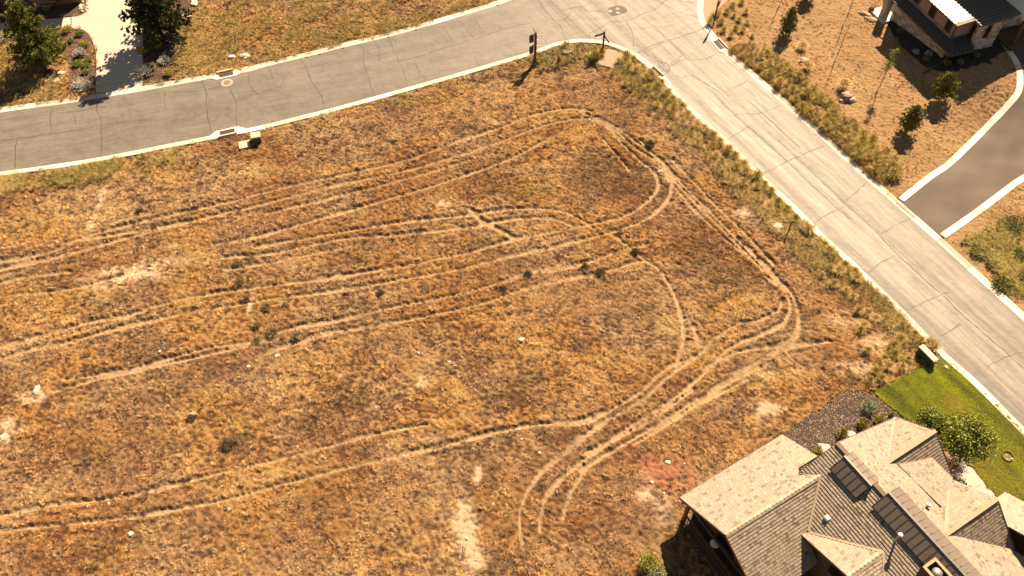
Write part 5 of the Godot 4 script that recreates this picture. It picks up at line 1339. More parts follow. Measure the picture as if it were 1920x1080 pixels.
func shingled(roof: Node3D, pts: Array, along: Vector3, base: Color, accent: Color, share: float, spread: float) -> void:
	var n: Vector3 = (pts[1] - pts[0]).cross(pts[2] - pts[0]).normalized()
	if n.y < 0.0: n = -n
	var u := along.normalized()
	var w := n.cross(u).normalized()
	if w.y < 0.0:
		u = -u
		w = n.cross(u).normalized()
	var deck := mb()
	prism(deck, pts, -n * 0.09)
	build(deck, "roof_deck", M.deck_under, roof)
	var o: Vector3 = pts[0]
	var flat := PackedVector2Array()
	for p in pts: flat.append(Vector2((p - o).dot(u), (p - o).dot(w)))
	var r := Rect2(flat[0], Vector2.ZERO)
	for p in flat: r = r.expand(p)
	var v := r.position.y - 0.02
	shingle_rest.set_smooth_group(-1)
	while v < r.end.y:
		var x := r.position.x - rng.randf() * 0.3
		while x < r.end.x:
			var wd := rng.randf_range(0.13, 0.31)
			var a := Vector2(x, v + rng.randf_range(-0.012, 0.012))
			var rect := PackedVector2Array([a, a + Vector2(wd - 0.012, 0), a + Vector2(wd - 0.012, 0.245), a + Vector2(0, 0.245)])
			x += wd
			var ins := 0
			for c in rect: ins += 1 if Geometry2D.is_point_in_polygon(c, flat) else 0
			if ins == 0: continue
			var k := base
			if rng.randf() < share: k = accent
			var t := 1.0 + rng.randf_range(-spread, spread)
			k = Color(k.r * t, k.g * t * rng.randf_range(0.97, 1.02), k.b * t * rng.randf_range(0.93, 1.03))
			if ins == 4:
				shingle_list.append([o + u * (a.x + (wd - 0.012) * 0.5) + w * a.y, u, w, n, wd - 0.012, k])
			else:
				shingle_rest.set_color(k)
				for piece in Geometry2D.intersect_polygons(rect, flat):
					if Geometry2D.is_polygon_clockwise(piece): continue
					wedge(shingle_rest, piece, a.y, 0.245, o, u, w, n)
		v += 0.205

func lay_shingles(roof: Node3D) -> void:
	# the nearest ones as pieces of their own, the rest joined
	var xf := roof.global_transform
	for s in shingle_list:
		var p: Vector3 = xf * s[0]
		var d := p - Vector3(0, 55, 0)
		var depth := -0.6018 * d.z - 0.7986 * d.y
		var seen := absf(d.x) < 0.59 * depth and absf(0.6018 * d.y - 0.7986 * d.z) < 0.33 * depth
		s.append(d.length() + (0.0 if seen else 500.0))
	shingle_list.sort_custom(func(a, b): return a[6] < b[6])
	var st := mb()
	st.set_smooth_group(-1)
	wedge(st, PackedVector2Array([Vector2(-0.5, 0), Vector2(0.5, 0), Vector2(0.5, 0.245), Vector2(-0.5, 0.245)]), 0.0, 0.245, Vector3.ZERO, Vector3.RIGHT, Vector3.FORWARD, Vector3.UP)
	st.index()
	st.generate_normals()
	var me := st.commit()
	var mats: Array = []
	for k in 7:
		var m: StandardMaterial3D = M.shingle.duplicate()
		m.vertex_color_use_as_albedo = false
		var t := 0.76 + 0.065 * k
		m.albedo_color = lin(0.335 * t, 0.272 * t, 0.205 * t)
		if k == 0: m.albedo_color = lin(0.185, 0.13, 0.088)
		mats.append(m)
	for i in shingle_list.size():
		var s: Array = shingle_list[i]
		if i < 300:
			var q := clampi(int(round((s[5].r / 0.335 - 0.76) / 0.065)), 0, 6)
			inst(me, "shingle", mats[q], roof, Transform3D(Basis(s[1] * s[4], s[3], -s[2]), s[0]))
		else:
			shingle_rest.set_color(s[5])
			var hw: float = s[4] * 0.5
			wedge(shingle_rest, PackedVector2Array([Vector2(-hw, 0), Vector2(hw, 0), Vector2(hw, 0.245), Vector2(-hw, 0.245)]), 0.0, 0.245, s[0], s[1], s[2], s[3])
	var rest := build(shingle_rest, "shingles", M.shingle, roof)
	rest.set_meta("kind", "stuff")

func line_strip(parent: Node, a: Vector3, b: Vector3, w: float, h: float, called: String, m: Material) -> void:
	var st := mb()
	bar(st, a, b, w, h)
	build(st, called, m, parent)

func caps(parent: Node, a: Vector3, b: Vector3, m: Material) -> void:
	var n := int(a.distance_to(b) / 0.3)
	var st := mb()
	var d := (b - a) / n
	st.set_smooth_group(-1)
	var side := d.cross(Vector3.UP).normalized()
	var f := d.normalized()
	var x := 0.17
	var l := d.length() * 1.06
	for s in [-1.0, 1.0]:
		var e: Vector3 = side * s * x - Vector3.UP * 0.09
		quad(st, Vector3.UP * 0.05, e, e + f * l, Vector3.UP * 0.02 + f * l)
		quad(st, Vector3.UP * 0.05, Vector3.UP * 0.01, e - Vector3.UP * 0.04, e)
	st.index()
	st.generate_normals()
	var me := st.commit()
	for k in n: inst(me, "ridge_cap", [m, M.rock_tan, m, M.stone_c][rng.randi() % 4], parent, Transform3D(Basis.from_euler(Vector3(rng.randf_range(-0.02, 0.02), 0, 0)), a + d * k))

func metal_panels(parent: Node, p0: float, p1: float, qa: float, ha: float, qb: float, hb: float, m: Material, step: float = 0.45) -> void:
	var n := int(round((p1 - p0) / step))
	var d := (p1 - p0) / n
	for k in n:
		var st := mb()
		var a := p0 + d * k + 0.012
		var b := p0 + d * (k + 1) - 0.012
		prism(st, [S(a, qa, ha), S(b, qa, ha), S(b, qb, hb), S(a, qb, hb)], Vector3(0, -0.03, 0))
		bar(st, S(a + 0.01, qa, ha + 0.02), S(a + 0.01, qb, hb + 0.015), 0.025, 0.035)
		build(st, "metal_panel", m, parent)

func window_at(parent: Node, c: Vector3, across: Vector3, w: float, h: float) -> void:
	var o := Node3D.new()
	o.name = "window"
	parent.add_child(o, true)
	var n := across.cross(Vector3.UP).normalized()
	var st := mb()
	var x := across * w * 0.5
	var y := Vector3.UP * h * 0.5
	for e in [[c - x - y, c + x - y], [c - x + y, c + x + y], [c - x - y, c - x + y], [c + x - y, c + x + y]]: bar(st, e[0], e[1], 0.09, 0.12, n)
	build(st, "frame", M.trim, o)
	var g := mb()
	box(g, c - n * 0.0, Vector3(w - 0.06, h - 0.06, 0.03), Basis(across, Vector3.UP, n))
	build(g, "pane", M.glass, o)

func stone_wall(parent: Node, o: Vector3, along: Vector3, out: Vector3, wide: float, high: float, row: float, lmin: float, lmax: float, ms: Array) -> void:
	var st := mb()
	cbox(st, Vector3.ZERO, Vector3.ONE, 0.12, Basis(Vector3.RIGHT, Vector3.BACK, Vector3.DOWN))
	st.index()
	st.generate_normals()
	var me := st.commit()
	var wall := Node3D.new()
	wall.name = "stone_facing"
	parent.add_child(wall, true)
	var y := 0.0
	while y < high - 0.02:
		var hh := minf(row * rng.randf_range(0.75, 1.3), high - y)
		var x := 0.0
		while x < wide - 0.02:
			var l := minf(rng.randf_range(lmin, lmax), wide - x)
			if wide - x - l < 0.12: l = wide - x
			var c := o + along * (x + l * 0.5) + Vector3.UP * (y + hh * 0.5) + out * 0.02
			inst(me, "stone", ms[rng.randi() % ms.size()], wall, Transform3D(Basis(along * (l - 0.02), Vector3.UP * (hh - 0.02), out * rng.randf_range(0.08, 0.14)), c))
			x += l
		y += hh

func shingled_house() -> void:
	var o := thing("shingled_house", "house with brown wood shingle roofs and metal ridge covers beside the green lawn", "house", Vector3(20.71, 0, -24.83), deg_to_rad(-59.0))
	var roof := Node3D.new()
	roof.name = "roof"
	o.add_child(roof)
	shingle_list = []
	shingle_rest = mb()
	var e1 := Vector3.RIGHT
	var e2 := Vector3.FORWARD
	var wood := Color(0.335, 0.272, 0.205)
	var brown := Color(0.185, 0.13, 0.088)
	var g := S(0, 0, 5.6)
	var d := S(0.95, -1.86, 4.66)
	# wing towards the field
	shingled(roof, [S(-3.08, -9.58, 2.38), S(0.87, -9.58, 4.66), d, S(0.0, -2.70, 4.16), S(-0.3, -2.4, 3.985), S(-0.3, -0.76, 3.985), S(-3.08, -0.76, 2.38)], e2, wood, brown, 0.1, 0.2)
	shingled(roof, [S(0.87, -9.58, 4.66), S(4.75, -9.58, 2.42), S(4.75, -4.9, 2.42), S(3.1, -4.6, 3.37), d], e2, wood, brown, 0.1, 0.2)
	# main slopes
	shingled(roof, [g, S(0.0, -2.70, 4.32), d, S(3.1, -4.45, 3.5), S(6.54, -2.14, 4.59), S(9.9, -4.6, 3.42), S(20, -4.6, 3.42), S(20, 0, 5.6)], e1, wood, brown, 0.1, 0.2)
	shingled(roof, [g, S(-0.05, 6.76, 2.4), S(2.4, 2.61, 4.365), S(3.0, 3.5, 3.945), S(4.85, 6.3, 2.62), S(5.15, 6.1, 2.715), S(7.68, 1.9, 4.70), S(10.44, 5.9, 2.81), S(11.5, 6.4, 2.573), S(20, 6.4, 2.573), S(20, 0, 5.6)], e1, wood, brown, 0.1, 0.2)
	# entry roof
	shingled(roof, [S(2.8, 3.2, 4.13), S(3.55, 5.80, 3.6), S(5.25, 5.86, 3.6), S(6.3, 3.4, 4.08)], e1, wood, brown, 0.1, 0.2)
	# cross gables on the street side
	shingled(roof, [S(2.42, 2.61, 4.37), S(2.42, 6.9, 4.37), S(-0.05, 6.9, 2.4), S(-0.05, 6.74, 2.4)], e2, wood, brown, 0.1, 0.2)
	shingled(roof, [S(2.42, 6.9, 4.37), S(2.42, 2.61, 4.37), S(4.85, 6.7, 2.42), S(4.85, 6.9, 2.42)], e2, wood, brown, 0.1, 0.2)
	shingled(roof, [S(7.68, 1.9, 4.70), S(7.75, 6.35, 4.70), S(5.05, 6.5, 2.38), S(5.05, 6.3, 2.38)], e2, wood, brown, 0.1, 0.2)
	shingled(roof, [S(7.75, 6.35, 4.70), S(7.68, 1.9, 4.70), S(10.42, 5.95, 2.42), S(10.46, 6.25, 2.40)], e2, wood, brown, 0.1, 0.2)
	shingled(roof, [S(7.6, 8.9, 2.4), S(7.6, 6.45, 2.4), S(13, 6.45, 5.6), S(13, 8.9, 5.6)], e2, wood, brown, 0.1, 0.2)
	# dormer on the dark side
	shingled(roof, [S(6.52, -2.14, 4.59), S(6.52, -4.98, 4.59), S(3.05, -4.98, 3.40), S(3.05, -4.3, 3.40)], e2, wood, brown, 0.1, 0.2)
	shingled(roof, [S(6.52, -4.98, 4.59), S(6.52, -2.14, 4.59), S(9.9, -4.5, 3.42), S(9.99, -4.98, 3.40)], e2, wood, brown, 0.1, 0.2)
	lay_shingles(roof)
	caps(roof, S(0.87, -9.6, 4.74), S(0.93, -1.9, 4.74), M.cap)
	caps(roof, S(6.52, -5.0, 4.67), S(6.52, -2.1, 4.67), M.cap)
	for k in [[S(2.42, 2.5, 4.43), S(2.42, 6.95, 4.43)], [S(7.72, 1.85, 4.76), S(7.76, 6.4, 4.76)]]: line_strip(roof, k[0], k[1], 0.26, 0.06, "ridge_board", M.rock_tan)
	for k in [[S(0.95, -1.9, 4.74), S(3.1, -4.5, 3.52)], [S(0.95, -1.9, 4.73), S(0.0, -2.72, 4.3)], [S(6.5, -2.14, 4.66), S(3.1, -4.5, 3.5)], [S(6.56, -2.14, 4.66), S(9.9, -4.6, 3.46)], [S(2.4, 2.6, 4.42), S(-0.05, 6.76, 2.46)], [S(7.66, 1.9, 4.75), S(5.2, 6.0, 2.9)]]:
		line_strip(roof, k[0], k[1], 0.2, 0.03, "valley_flashing", M.rock_tan)
	line_strip(roof, S(0, 0, 5.66), S(20, 0, 5.66), 0.3, 0.06, "ridge_board", M.trim)
	for k in [[S(-3.1, -9.6, 2.36), S(0.87, -9.6, 4.62)], [S(0.87, -9.6, 4.62), S(4.78, -9.6, 2.38)], [S(-3.1, -9.6, 2.34), S(-3.1, -0.74, 2.34)], [S(-0.02, 0.02, 5.55), S(-0.02, -2.68, 4.27)], [S(-0.03, 0.02, 5.55), S(-0.08, 6.78, 2.34)], [S(3.03, -5.0, 3.36), S(6.52, -5.0, 4.55)], [S(6.52, -5.0, 4.55), S(10.0, -5.0, 3.36)], [S(-0.05, 6.92, 2.36), S(2.42, 6.92, 4.33)], [S(2.42, 6.92, 4.33), S(4.87, 6.92, 2.38)], [S(7.75, 6.4, 4.66), S(10.48, 6.3, 2.36)], [S(3.5, 5.84, 3.54), S(5.28, 5.9, 3.54)], [S(2.85, 3.2, 4.07), S(3.52, 5.84, 3.54)]]:
		line_strip(roof, k[0], k[1], 0.05, 0.2, "fascia", M.trim)
	# metal covers over the ridge
	var c1 := Node3D.new()
	c1.name = "ridge_cover"
	o.add_child(c1)
	metal_panels(c1, 0.95, 3.25, -1.36, 5.16, -0.40, 5.80, M.metal_brown)
	metal_panels(c1, 0.95, 3.25, -0.30, 5.80, 0.48, 5.58, M.metal_brown)
	line_strip(c1, S(0.93, -0.35, 5.83), S(3.27, -0.35, 5.83), 0.14, 0.05, "cover_ridge", M.metal_roof)
	line_strip(c1, S(0.98, -0.36, 5.0), S(3.22, -0.36, 5.0), 1.0, 0.6, "cover_curb", M.trim)
	var c2 := Node3D.new()
	c2.name = "ridge_cover_001"
	o.add_child(c2)
	metal_panels(c2, 4.15, 15.4, -1.0, 5.34, 0.06, 6.0, M.metal_brown)
	metal_panels(c2, 4.15, 15.4, 0.16, 6.0, 1.2, 5.62, M.metal_brown)
	line_strip(c2, S(4.13, 0.11, 6.03), S(15.4, 0.11, 6.03), 0.14, 0.05, "cover_ridge", M.metal_roof)
	line_strip(c2, S(4.18, 0.15, 5.2), S(15.4, 0.15, 5.2), 1.2, 0.6, "cover_curb", M.trim)
	# pipes, vent and flue box
	for v in [[S(6.41, -1.2, 5.0), 0.85], [S(5.85, 2.4, 4.4), 0.35]]:
		var pv := Node3D.new()
		pv.name = "vent_pipe"
		o.add_child(pv, true)
		pv.position = v[0]
		var st := mb()
		lathe(st, Vector3.ZERO, [Vector2(0.16, -0.1), Vector2(0.12, 0.08), Vector2(0.065, 0.12), Vector2(0.065, v[1])], 10)
		build(st, "pipe", M.flashing, pv)
		var sc := mb()
		lathe(sc, Vector3(0, v[1], 0), [Vector2(0.0, -0.02), Vector2(0.15, 0.0), Vector2(0.15, 0.06), Vector2(0.0, 0.13)], 12)
		build(sc, "cap", M.white_metal, pv)
	var vb := mb()
	cbox(vb, S(3.15, -3.25, 4.16), Vector3(0.3, 0.2, 0.3), 0.04)
	build(vb, "roof_vent", M.white_metal, o)
	var fb := Node3D.new()
	fb.name = "flue_box"
	o.add_child(fb)
	var sides := mb()
	for k in [[S(8.5, -1.5, 5.2), S(10.3, -1.5, 5.2)], [S(8.5, -0.6, 5.2), S(10.3, -0.6, 5.2)], [S(8.5, -1.5, 5.2), S(8.5, -0.6, 5.2)], [S(10.3, -1.5, 5.2), S(10.3, -0.6, 5.2)]]: bar(sides, k[0], k[1], 0.1, 1.5)
	build(sides, "box_wall", M.trim, fb)
	var rim := mb()
	for k in [[S(8.42, -1.5, 5.98), S(10.38, -1.5, 5.98)], [S(8.42, -0.6, 5.98), S(10.38, -0.6, 5.98)], [S(8.5, -1.42, 5.982), S(8.5, -0.68, 5.982)], [S(10.3, -1.42, 5.982), S(10.3, -0.68, 5.982)]]: bar(rim, k[0], k[1], 0.17, 0.05)
	build(rim, "rim", M.rock_tan, fb)
	var flue := mb()
	lathe(flue, S(9.1, -1.05, 5.0), [Vector2(0.2, 0.0), Vector2(0.2, 0.75), Vector2(0.3, 0.8), Vector2(0.3, 0.9), Vector2(0.0, 0.98)], 14)
	build(flue, "flue_cap", M.flashing, fb)
	# walls under the roofs
	var w := mb()
	prism(w, [S(-2.5, -8.3, 2.55), S(0.87, -8.3, 4.4), S(4.2, -8.3, 2.55), S(4.2, -8.3, -0.2), S(-2.5, -8.3, -0.2)], S(0, 0.2, 0))
	box(w, S(-2.4, -4.6, 1.1), Vector3(0.2, 2.6, 7.2))
	box(w, S(4.1, -6.6, 1.1), Vector3(0.2, 2.6, 3.4))
	build(w, "wing_wall", M.siding, o)
	var mw := mb()
	prism(mw, [S(0.5, 6.2, 2.5), S(0.5, 0, 5.4), S(0.5, -4.0, 3.4), S(0.5, -4.0, -0.2), S(0.5, 6.2, -0.2)], Vector3(0.2, 0, 0))
	box(mw, S(10.0, 5.7, 1.15), Vector3(19.0, 2.7, 0.2))
	box(mw, S(2.42, 6.3, 1.1), Vector3(4.2, 2.6, 0.2))
	box(mw, S(7.75, 5.9, 1.1), Vector3(4.8, 2.6, 0.2))
	box(mw, S(10.6, 8.3, 1.1), Vector3(5.4, 2.6, 0.2))
	box(mw, S(8.1, 7.4, 1.1), Vector3(0.2, 2.6, 1.8))
	build(mw, "main_wall", M.siding, o)
	var dw := mb()
	prism(dw, [S(3.5, -4.55, 3.35), S(6.52, -4.55, 4.4), S(9.6, -4.55, 3.35), S(9.6, -4.55, -0.2), S(3.5, -4.55, -0.2)], S(0, 0.2, 0))
	build(dw, "dormer_wall", M.siding, o)
	window_at(o, S(5.9, -4.57, 2.9), Vector3.LEFT, 1.1, 1.2)
	window_at(o, S(7.4, -4.57, 2.9), Vector3.LEFT, 1.1, 1.2)
	window_at(o, S(0.6, -8.33, 1.3), Vector3.LEFT, 1.6, 1.9)
	# the covered deck at the end of the wing
	var deck := mb()
	box(deck, S(1.2, -9.0, 0.08), Vector3(6.9, 0.14, 1.4))
	build(deck, "deck", M.wood_dark, o)
	var rail := Node3D.new()
	rail.name = "railing"
	o.add_child(rail)
	line_strip(rail, S(-2.2, -9.45, 1.05), S(4.6, -9.45, 1.05), 0.1, 0.06, "handrail", M.wood)
	line_strip(rail, S(-2.2, -9.45, 0.25), S(4.6, -9.45, 0.25), 0.06, 0.06, "bottom_rail", M.wood)
	var bm := mb()
	box(bm, Vector3(0, 0.63, 0), Vector3(0.045, 0.72, 0.045))
	bm.index()
	bm.generate_normals()
	var bme := bm.commit()
	for k in 44: inst(bme, "baluster", M.wood, rail, Transform3D(Basis.IDENTITY, S(-2.08 + 0.152 * k, -9.45, 0)))
	for k in [-2.3, 4.65]: line_strip(o, S(k, -9.42, 0.0), S(k, -9.42, 2.75), 0.2, 0.2, "deck_post", M.wood)
	line_strip(o, S(-2.4, -9.42, 2.62), S(4.7, -9.42, 2.62), 0.16, 0.22, "deck_beam", M.wood_dark)
	var tb := thing("round_table", "white round table on the shaded deck of the shingled house", "table", Vector3(20.71, 0.15, -24.83) + (Vector3(0.515, 0, 0.857) * 0.2) + Vector3(0.857, 0, -0.515) * -8.95)
	var tt := mb()
	lathe(tt, Vector3(0, 0.7, 0), [Vector2(0.0, 0.0), Vector2(0.3, 0.0), Vector2(0.31, 0.02), Vector2(0.3, 0.035), Vector2(0.0, 0.035)], 16)
	build(tt, "table_top", M.white_metal, tb)
	var tl := mb()
	lathe(tl, Vector3.ZERO, [Vector2(0.2, 0.0), Vector2(0.19, 0.03), Vector2(0.035, 0.06), Vector2(0.03, 0.7)], 10)
	build(tl, "pedestal", M.dark_metal, tb)

func modern_house() -> void:
	var o := thing("modern_house", "modern house with stone walls and dark standing seam metal roofs", "house", Vector3(44.03, 0, -70.51), deg_to_rad(-70.6))
	var pale := [M.stone_e, M.stone_c, M.stone_e, M.rock_pale, M.stone_a, M.stone_e, M.stone_b, M.rock_tan]
	# stone lower storey along the lot
	var w := mb()
	box(w, S(-3.4, -1.5, 1.7), Vector3(8.3, 3.5, 0.3))
	box(w, S(0.6, -0.6, 1.7), Vector3(0.3, 3.5, 2.0))
	box(w, S(1.0, 0.55, 2.6), Vector3(0.9, 5.0, 0.3))
	box(w, S(1.25, 1.95, 2.6), Vector3(0.3, 5.0, 2.6))
	box(w, S(-2.0, 3.25, 2.6), Vector3(6.6, 5.0, 0.3))
	box(w, S(-7.4, 1.0, 1.7), Vector3(0.3, 3.5, 4.8))
	build(w, "stone_backing", M.mortar, o)
	stone_wall(o, S(-7.5, -1.66, 0.2), Vector3.RIGHT, Vector3.BACK, 8.25, 3.2, 0.3, 0.3, 0.75, pale)
	stone_wall(o, S(0.58, 0.39, 1.5), Vector3.RIGHT, Vector3.BACK, 0.85, 3.6, 0.3, 0.25, 0.6, pale)
	stone_wall(o, S(1.41, 0.4, 1.2), Vector3.FORWARD, Vector3.RIGHT, 2.9, 3.9, 0.3, 0.3, 0.7, pale)
	# upper storey
	var u := mb()
	box(u, S(-3.45, -1.45, 4.25), Vector3(8.1, 1.65, 0.3))
	box(u, S(0.45, -0.5, 4.25), Vector3(0.3, 1.65, 1.6))
	build(u, "stucco_wall", M.stucco, o)
	line_strip(o, S(0.66, -1.66, 3.4), S(0.66, -1.66, 5.02), 0.16, 0.16, "corner_post", M.wood)
	window_at(o, S(-2.75, -1.63, 4.2), Vector3.RIGHT, 0.8, 1.25)
	window_at(o, S(-0.25, -1.63, 4.2), Vector3.RIGHT, 0.75, 1.2)
	window_at(o, S(-5.2, -1.63, 4.2), Vector3.RIGHT, 0.8, 1.25)
	window_at(o, S(1.0, 0.30, 3.95), Vector3.RIGHT, 0.42, 1.5)
	window_at(o, S(1.50, 1.65, 3.9), Vector3.FORWARD, 0.5, 1.4)
	# skirt roof over the stone storey
	var lo := Node3D.new()
	lo.name = "skirt_roof"
	o.add_child(lo)
	var n := 24
	for k in n:
		var t0 := -7.6 + (0.72 + 7.6) * k / n
		var t1 := -7.6 + (0.72 + 7.6) * (k + 1) / n - 0.01
		var f0 := -7.75 + (2.2 + 7.75) * k / n
		var f1 := -7.75 + (2.2 + 7.75) * (k + 1) / n - 0.01
		var st := mb()
		prism(st, [S(f0, -2.43, 2.6), S(f1, -2.43, 2.6), S(t1, -1.6, 3.45), S(t0, -1.6, 3.45)], Vector3(0, -0.05, 0))
		bar(st, S(f0 + 0.02, -2.43, 2.625), S(t0 + 0.02, -1.6, 3.475), 0.045, 0.07)
		build(st, "metal_panel", M.metal_black, lo)
	for k in 6:
		var a := float(k) / 6.0
		var b := float(k + 1) / 6.0 - 0.004
		var st := mb()
		prism(st, [S(2.2, lerpf(-2.43, 0.36, a), 2.6), S(2.2, lerpf(-2.43, 0.36, b), 2.6), S(0.72, lerpf(-1.6, 0.34, b), 3.45), S(0.72, lerpf(-1.6, 0.34, a), 3.45)], Vector3(0, -0.05, 0))
		bar(st, S(2.2, lerpf(-2.43, 0.36, a) + 0.02, 2.625), S(0.72, lerpf(-1.6, 0.34, a) + 0.02, 3.475), 0.045, 0.07)
		build(st, "metal_panel", M.metal_black, lo)
	line_strip(lo, S(-7.78, -2.45, 2.55), S(2.24, -2.45, 2.55), 0.08, 0.14, "gutter", M.trim)
	line_strip(lo, S(2.24, -2.45, 2.55), S(2.24, 0.38, 2.55), 0.08, 0.14, "gutter", M.trim)
	line_strip(lo, S(1.9, -2.3, 2.5), S(1.5, -2.25, 1.0), 0.09, 0.09, "downspout", M.trim)
	# upper roof
	var hi := Node3D.new()
	hi.name = "upper_roof"
	o.add_child(hi)
	var under := mb()
	prism(under, [S(-7.8, -1.95, 5.0), S(0.95, -1.95, 5.0), S(0.95, 0.02, 5.17), S(1.9, 0.02, 5.17), S(1.9, 4.4, 5.55), S(-7.8, 4.4, 5.55)], Vector3(0, -0.14, 0))
	build(under, "fascia", M.trim, hi)
	var x := -7.8
	while x < 1.85:
		var b := minf(x + 0.44, 1.9)
		var q := -1.95 if b < 1.0 else 0.02
		var st := mb()
		prism(st, [S(x + 0.008, q, 5.03 + (q + 1.95) * 0.0866), S(b - 0.008, q, 5.03 + (q + 1.95) * 0.0866), S(b - 0.008, 4.4, 5.58), S(x + 0.008, 4.4, 5.58)], Vector3(0, -0.03, 0))
		bar(st, S(x + 0.02, q, 5.055 + (q + 1.95) * 0.0866), S(x + 0.02, 4.4, 5.605), 0.045, 0.07)
		build(st, "metal_panel", M.metal_roof, hi)
		x += 0.44
	# taller part of the house, beyond the picture, that shades the roof
	var tall := mb()
	box(tall, S(-4.9, 7.8, 5.2), Vector3(6.0, 10.6, 6.0))
	build(tall, "tall_wall", M.stucco, o)
	var tr := mb()
	box(tr, S(-4.9, 7.8, 10.6), Vector3(6.8, 0.25, 6.8))
	build(tr, "tall_roof", M.metal_roof, o)
	# entry porch on the driveway side
	line_strip(o, S(1.85, 5.5, 1.5), S(1.85, 5.5, 5.1), 0.3, 0.3, "porch_post", M.wood)
	var pr := mb()
	prism(pr, [S(-2.5, 4.55, 5.35), S(2.3, 4.55, 5.2), S(2.3, 11.0, 5.2), S(-2.5, 11.0, 5.35)], Vector3(0, -0.22, 0))
	build(pr, "porch_roof", M.concrete_c, o)
	stone_wall(o, S(-0.6, 3.4, 1.4), Vector3.FORWARD, Vector3.RIGHT, 6.0, 3.6, 0.34, 0.35, 0.8, pale)
	var pw := mb()
	box(pw, S(-0.8, 6.4, 3.0), Vector3(0.3, 4.0, 6.0))
	build(pw, "porch_wall", M.mortar, o)
	# patio corner with its pillar
	var pil := Node3D.new()
	pil.name = "pillar"
	o.add_child(pil)
	var pc := mb()
	box(pc, S(-7.95, -2.25, 1.5), Vector3(0.6, 3.0, 0.6))
	build(pc, "pillar_core", M.mortar, pil)
	for f in [[S(-8.25, -2.56, 0.1), Vector3.RIGHT, Vector3.BACK], [S(-7.64, -2.55, 0.1), Vector3.FORWARD, Vector3.RIGHT]]: stone_wall(pil, f[0], f[1], f[2], 0.6, 2.8, 0.32, 0.3, 0.6, [M.rock_pale, M.stone_c])
	var ps := mb()
	box(ps, S(-8.2, -2.0, 0.12), Vector3(2.4, 0.3, 1.9))
	build(ps, "patio_slab", M.concrete_c, o)
	var dp := thing("drain_pipe", "dark drain pipe lying across the black mulch from the roof corner", "pipe", Vector3.ZERO)
	var dst := mb()
	tube(dst, [gp(Vector2(42.99, -68.91), 0.12), gp(Vector2(41.78, -68.23), 0.12), gp(Vector2(40.59, -67.68), 0.1)], [0.09, 0.09, 0.09], 8)
	build(dst, "pipe_length", M.dark_metal, dp)
	var hb := mb()
	lathe(hb, gp(Vector2(40.59, -67.68), 0.1), [Vector2(0.0, -0.1), Vector2(0.11, -0.1), Vector2(0.11, 0.06), Vector2(0.0, 0.08)], 8)
	build(hb, "outlet", M.dark_metal, dp)

func stone_house() -> void:
	var a := Vector2(-53.48, -78.61)
	var b := Vector2(-46.32, -79.99)
	var along := (b - a).normalized()
	var wide := a.distance_to(b)
	var o := thing("stone_house", "corner of a brown stone house above the shaded mulch bed", "house", gp(a), -atan2(along.y, along.x))
	var w := mb()
	box(w, Vector3(wide * 0.5, 2.1, -0.2), Vector3(wide, 4.4, 0.3))
	box(w, Vector3(0.15, 2.1, -4.2), Vector3(0.3, 4.4, 7.8))
	box(w, Vector3(wide - 0.15, 2.1, -4.2), Vector3(0.3, 4.4, 7.8))
	box(w, Vector3(-3.0, 2.1, -2.6), Vector3(6.0, 4.4, 0.3))
	build(w, "wall", M.mortar, o)
	stone_wall(o, Vector3(0, 0, -0.04), Vector3.RIGHT, Vector3.BACK, wide, 1.9, 0.2, 0.3, 0.9, [M.stone_d, M.stone_d, M.wood, M.stone_b])
	var r := mb()
	var e := wide + 0.9
	prism(r, [Vector3(-6.5, 4.1, 0.5), Vector3(e, 4.1, 0.5), Vector3(e - 4.0, 6.3, -4.4), Vector3(-6.5, 6.3, -4.4)], Vector3(0, -0.15, 0))
	prism(r, [Vector3(e, 4.1, 0.5), Vector3(e, 4.1, -9.4), Vector3(e - 4.0, 6.3, -4.4)], Vector3(0, -0.15, 0))
	prism(r, [Vector3(e, 4.1, -9.4), Vector3(-6.5, 4.1, -9.4), Vector3(-6.5, 6.3, -4.4), Vector3(e - 4.0, 6.3, -4.4)], Vector3(0, -0.15, 0))
	build(r, "roof", M.wood_dark, o)
	var ds := mb()
	tube(ds, [Vector3(-0.06, 0.05, 0.06), Vector3(-0.06, 3.0, 0.06)], [0.05, 0.05], 6)
	build(ds, "downspout", M.flashing, o)

# ---------------------------------------------------------------- things of the street
func storm_drain(at: Vector2, toward: Vector2, label: String) -> void:
	var along := -toward.normalized()
	var o := thing("storm_drain", label, "storm drain", gp(at, 0.0), -atan2(along.y, along.x), "storm drains in the kerbs")
	var st := mb()
	prism(st, [Vector3(-2.2, 0.045, -0.36), Vector3(-2.2, 0.045, -0.30), Vector3(-1.0, 0.045, 0.62), Vector3(1.0, 0.045, 0.62), Vector3(2.2, 0.045, -0.30), Vector3(2.2, 0.045, -0.36)], Vector3(0, -0.12, 0))
	build(st, "apron", M.concrete_c, o)
	var pit := mb()
	box(pit, Vector3(0, 0.03, 0.1), Vector3(1.25, 0.05, 0.5))
	build(pit, "pit", M.black, o)
	var fr := mb()
	for k in [[Vector3(-0.65, 0.075, -0.17), Vector3(0.65, 0.075, -0.17)], [Vector3(-0.65, 0.075, 0.37), Vector3(0.65, 0.075, 0.37)], [Vector3(-0.65, 0.076, -0.17), Vector3(-0.65, 0.076, 0.37)], [Vector3(0.65, 0.076, -0.17), Vector3(0.65, 0.076, 0.37)]]: bar(fr, k[0], k[1], 0.07, 0.05)
	build(fr, "grate_frame", M.rust, o)
	for k in 9: line_strip(o, Vector3(-0.54 + 0.135 * k, 0.07, -0.15), Vector3(-0.54 + 0.135 * k, 0.07, 0.36), 0.05, 0.04, "grate_bar", M.grate)
	var hd := mb()
	box(hd, Vector3(0, 0.13, -0.33), Vector3(1.7, 0.14, 0.16))
	build(hd, "hood", M.concrete_b, o)

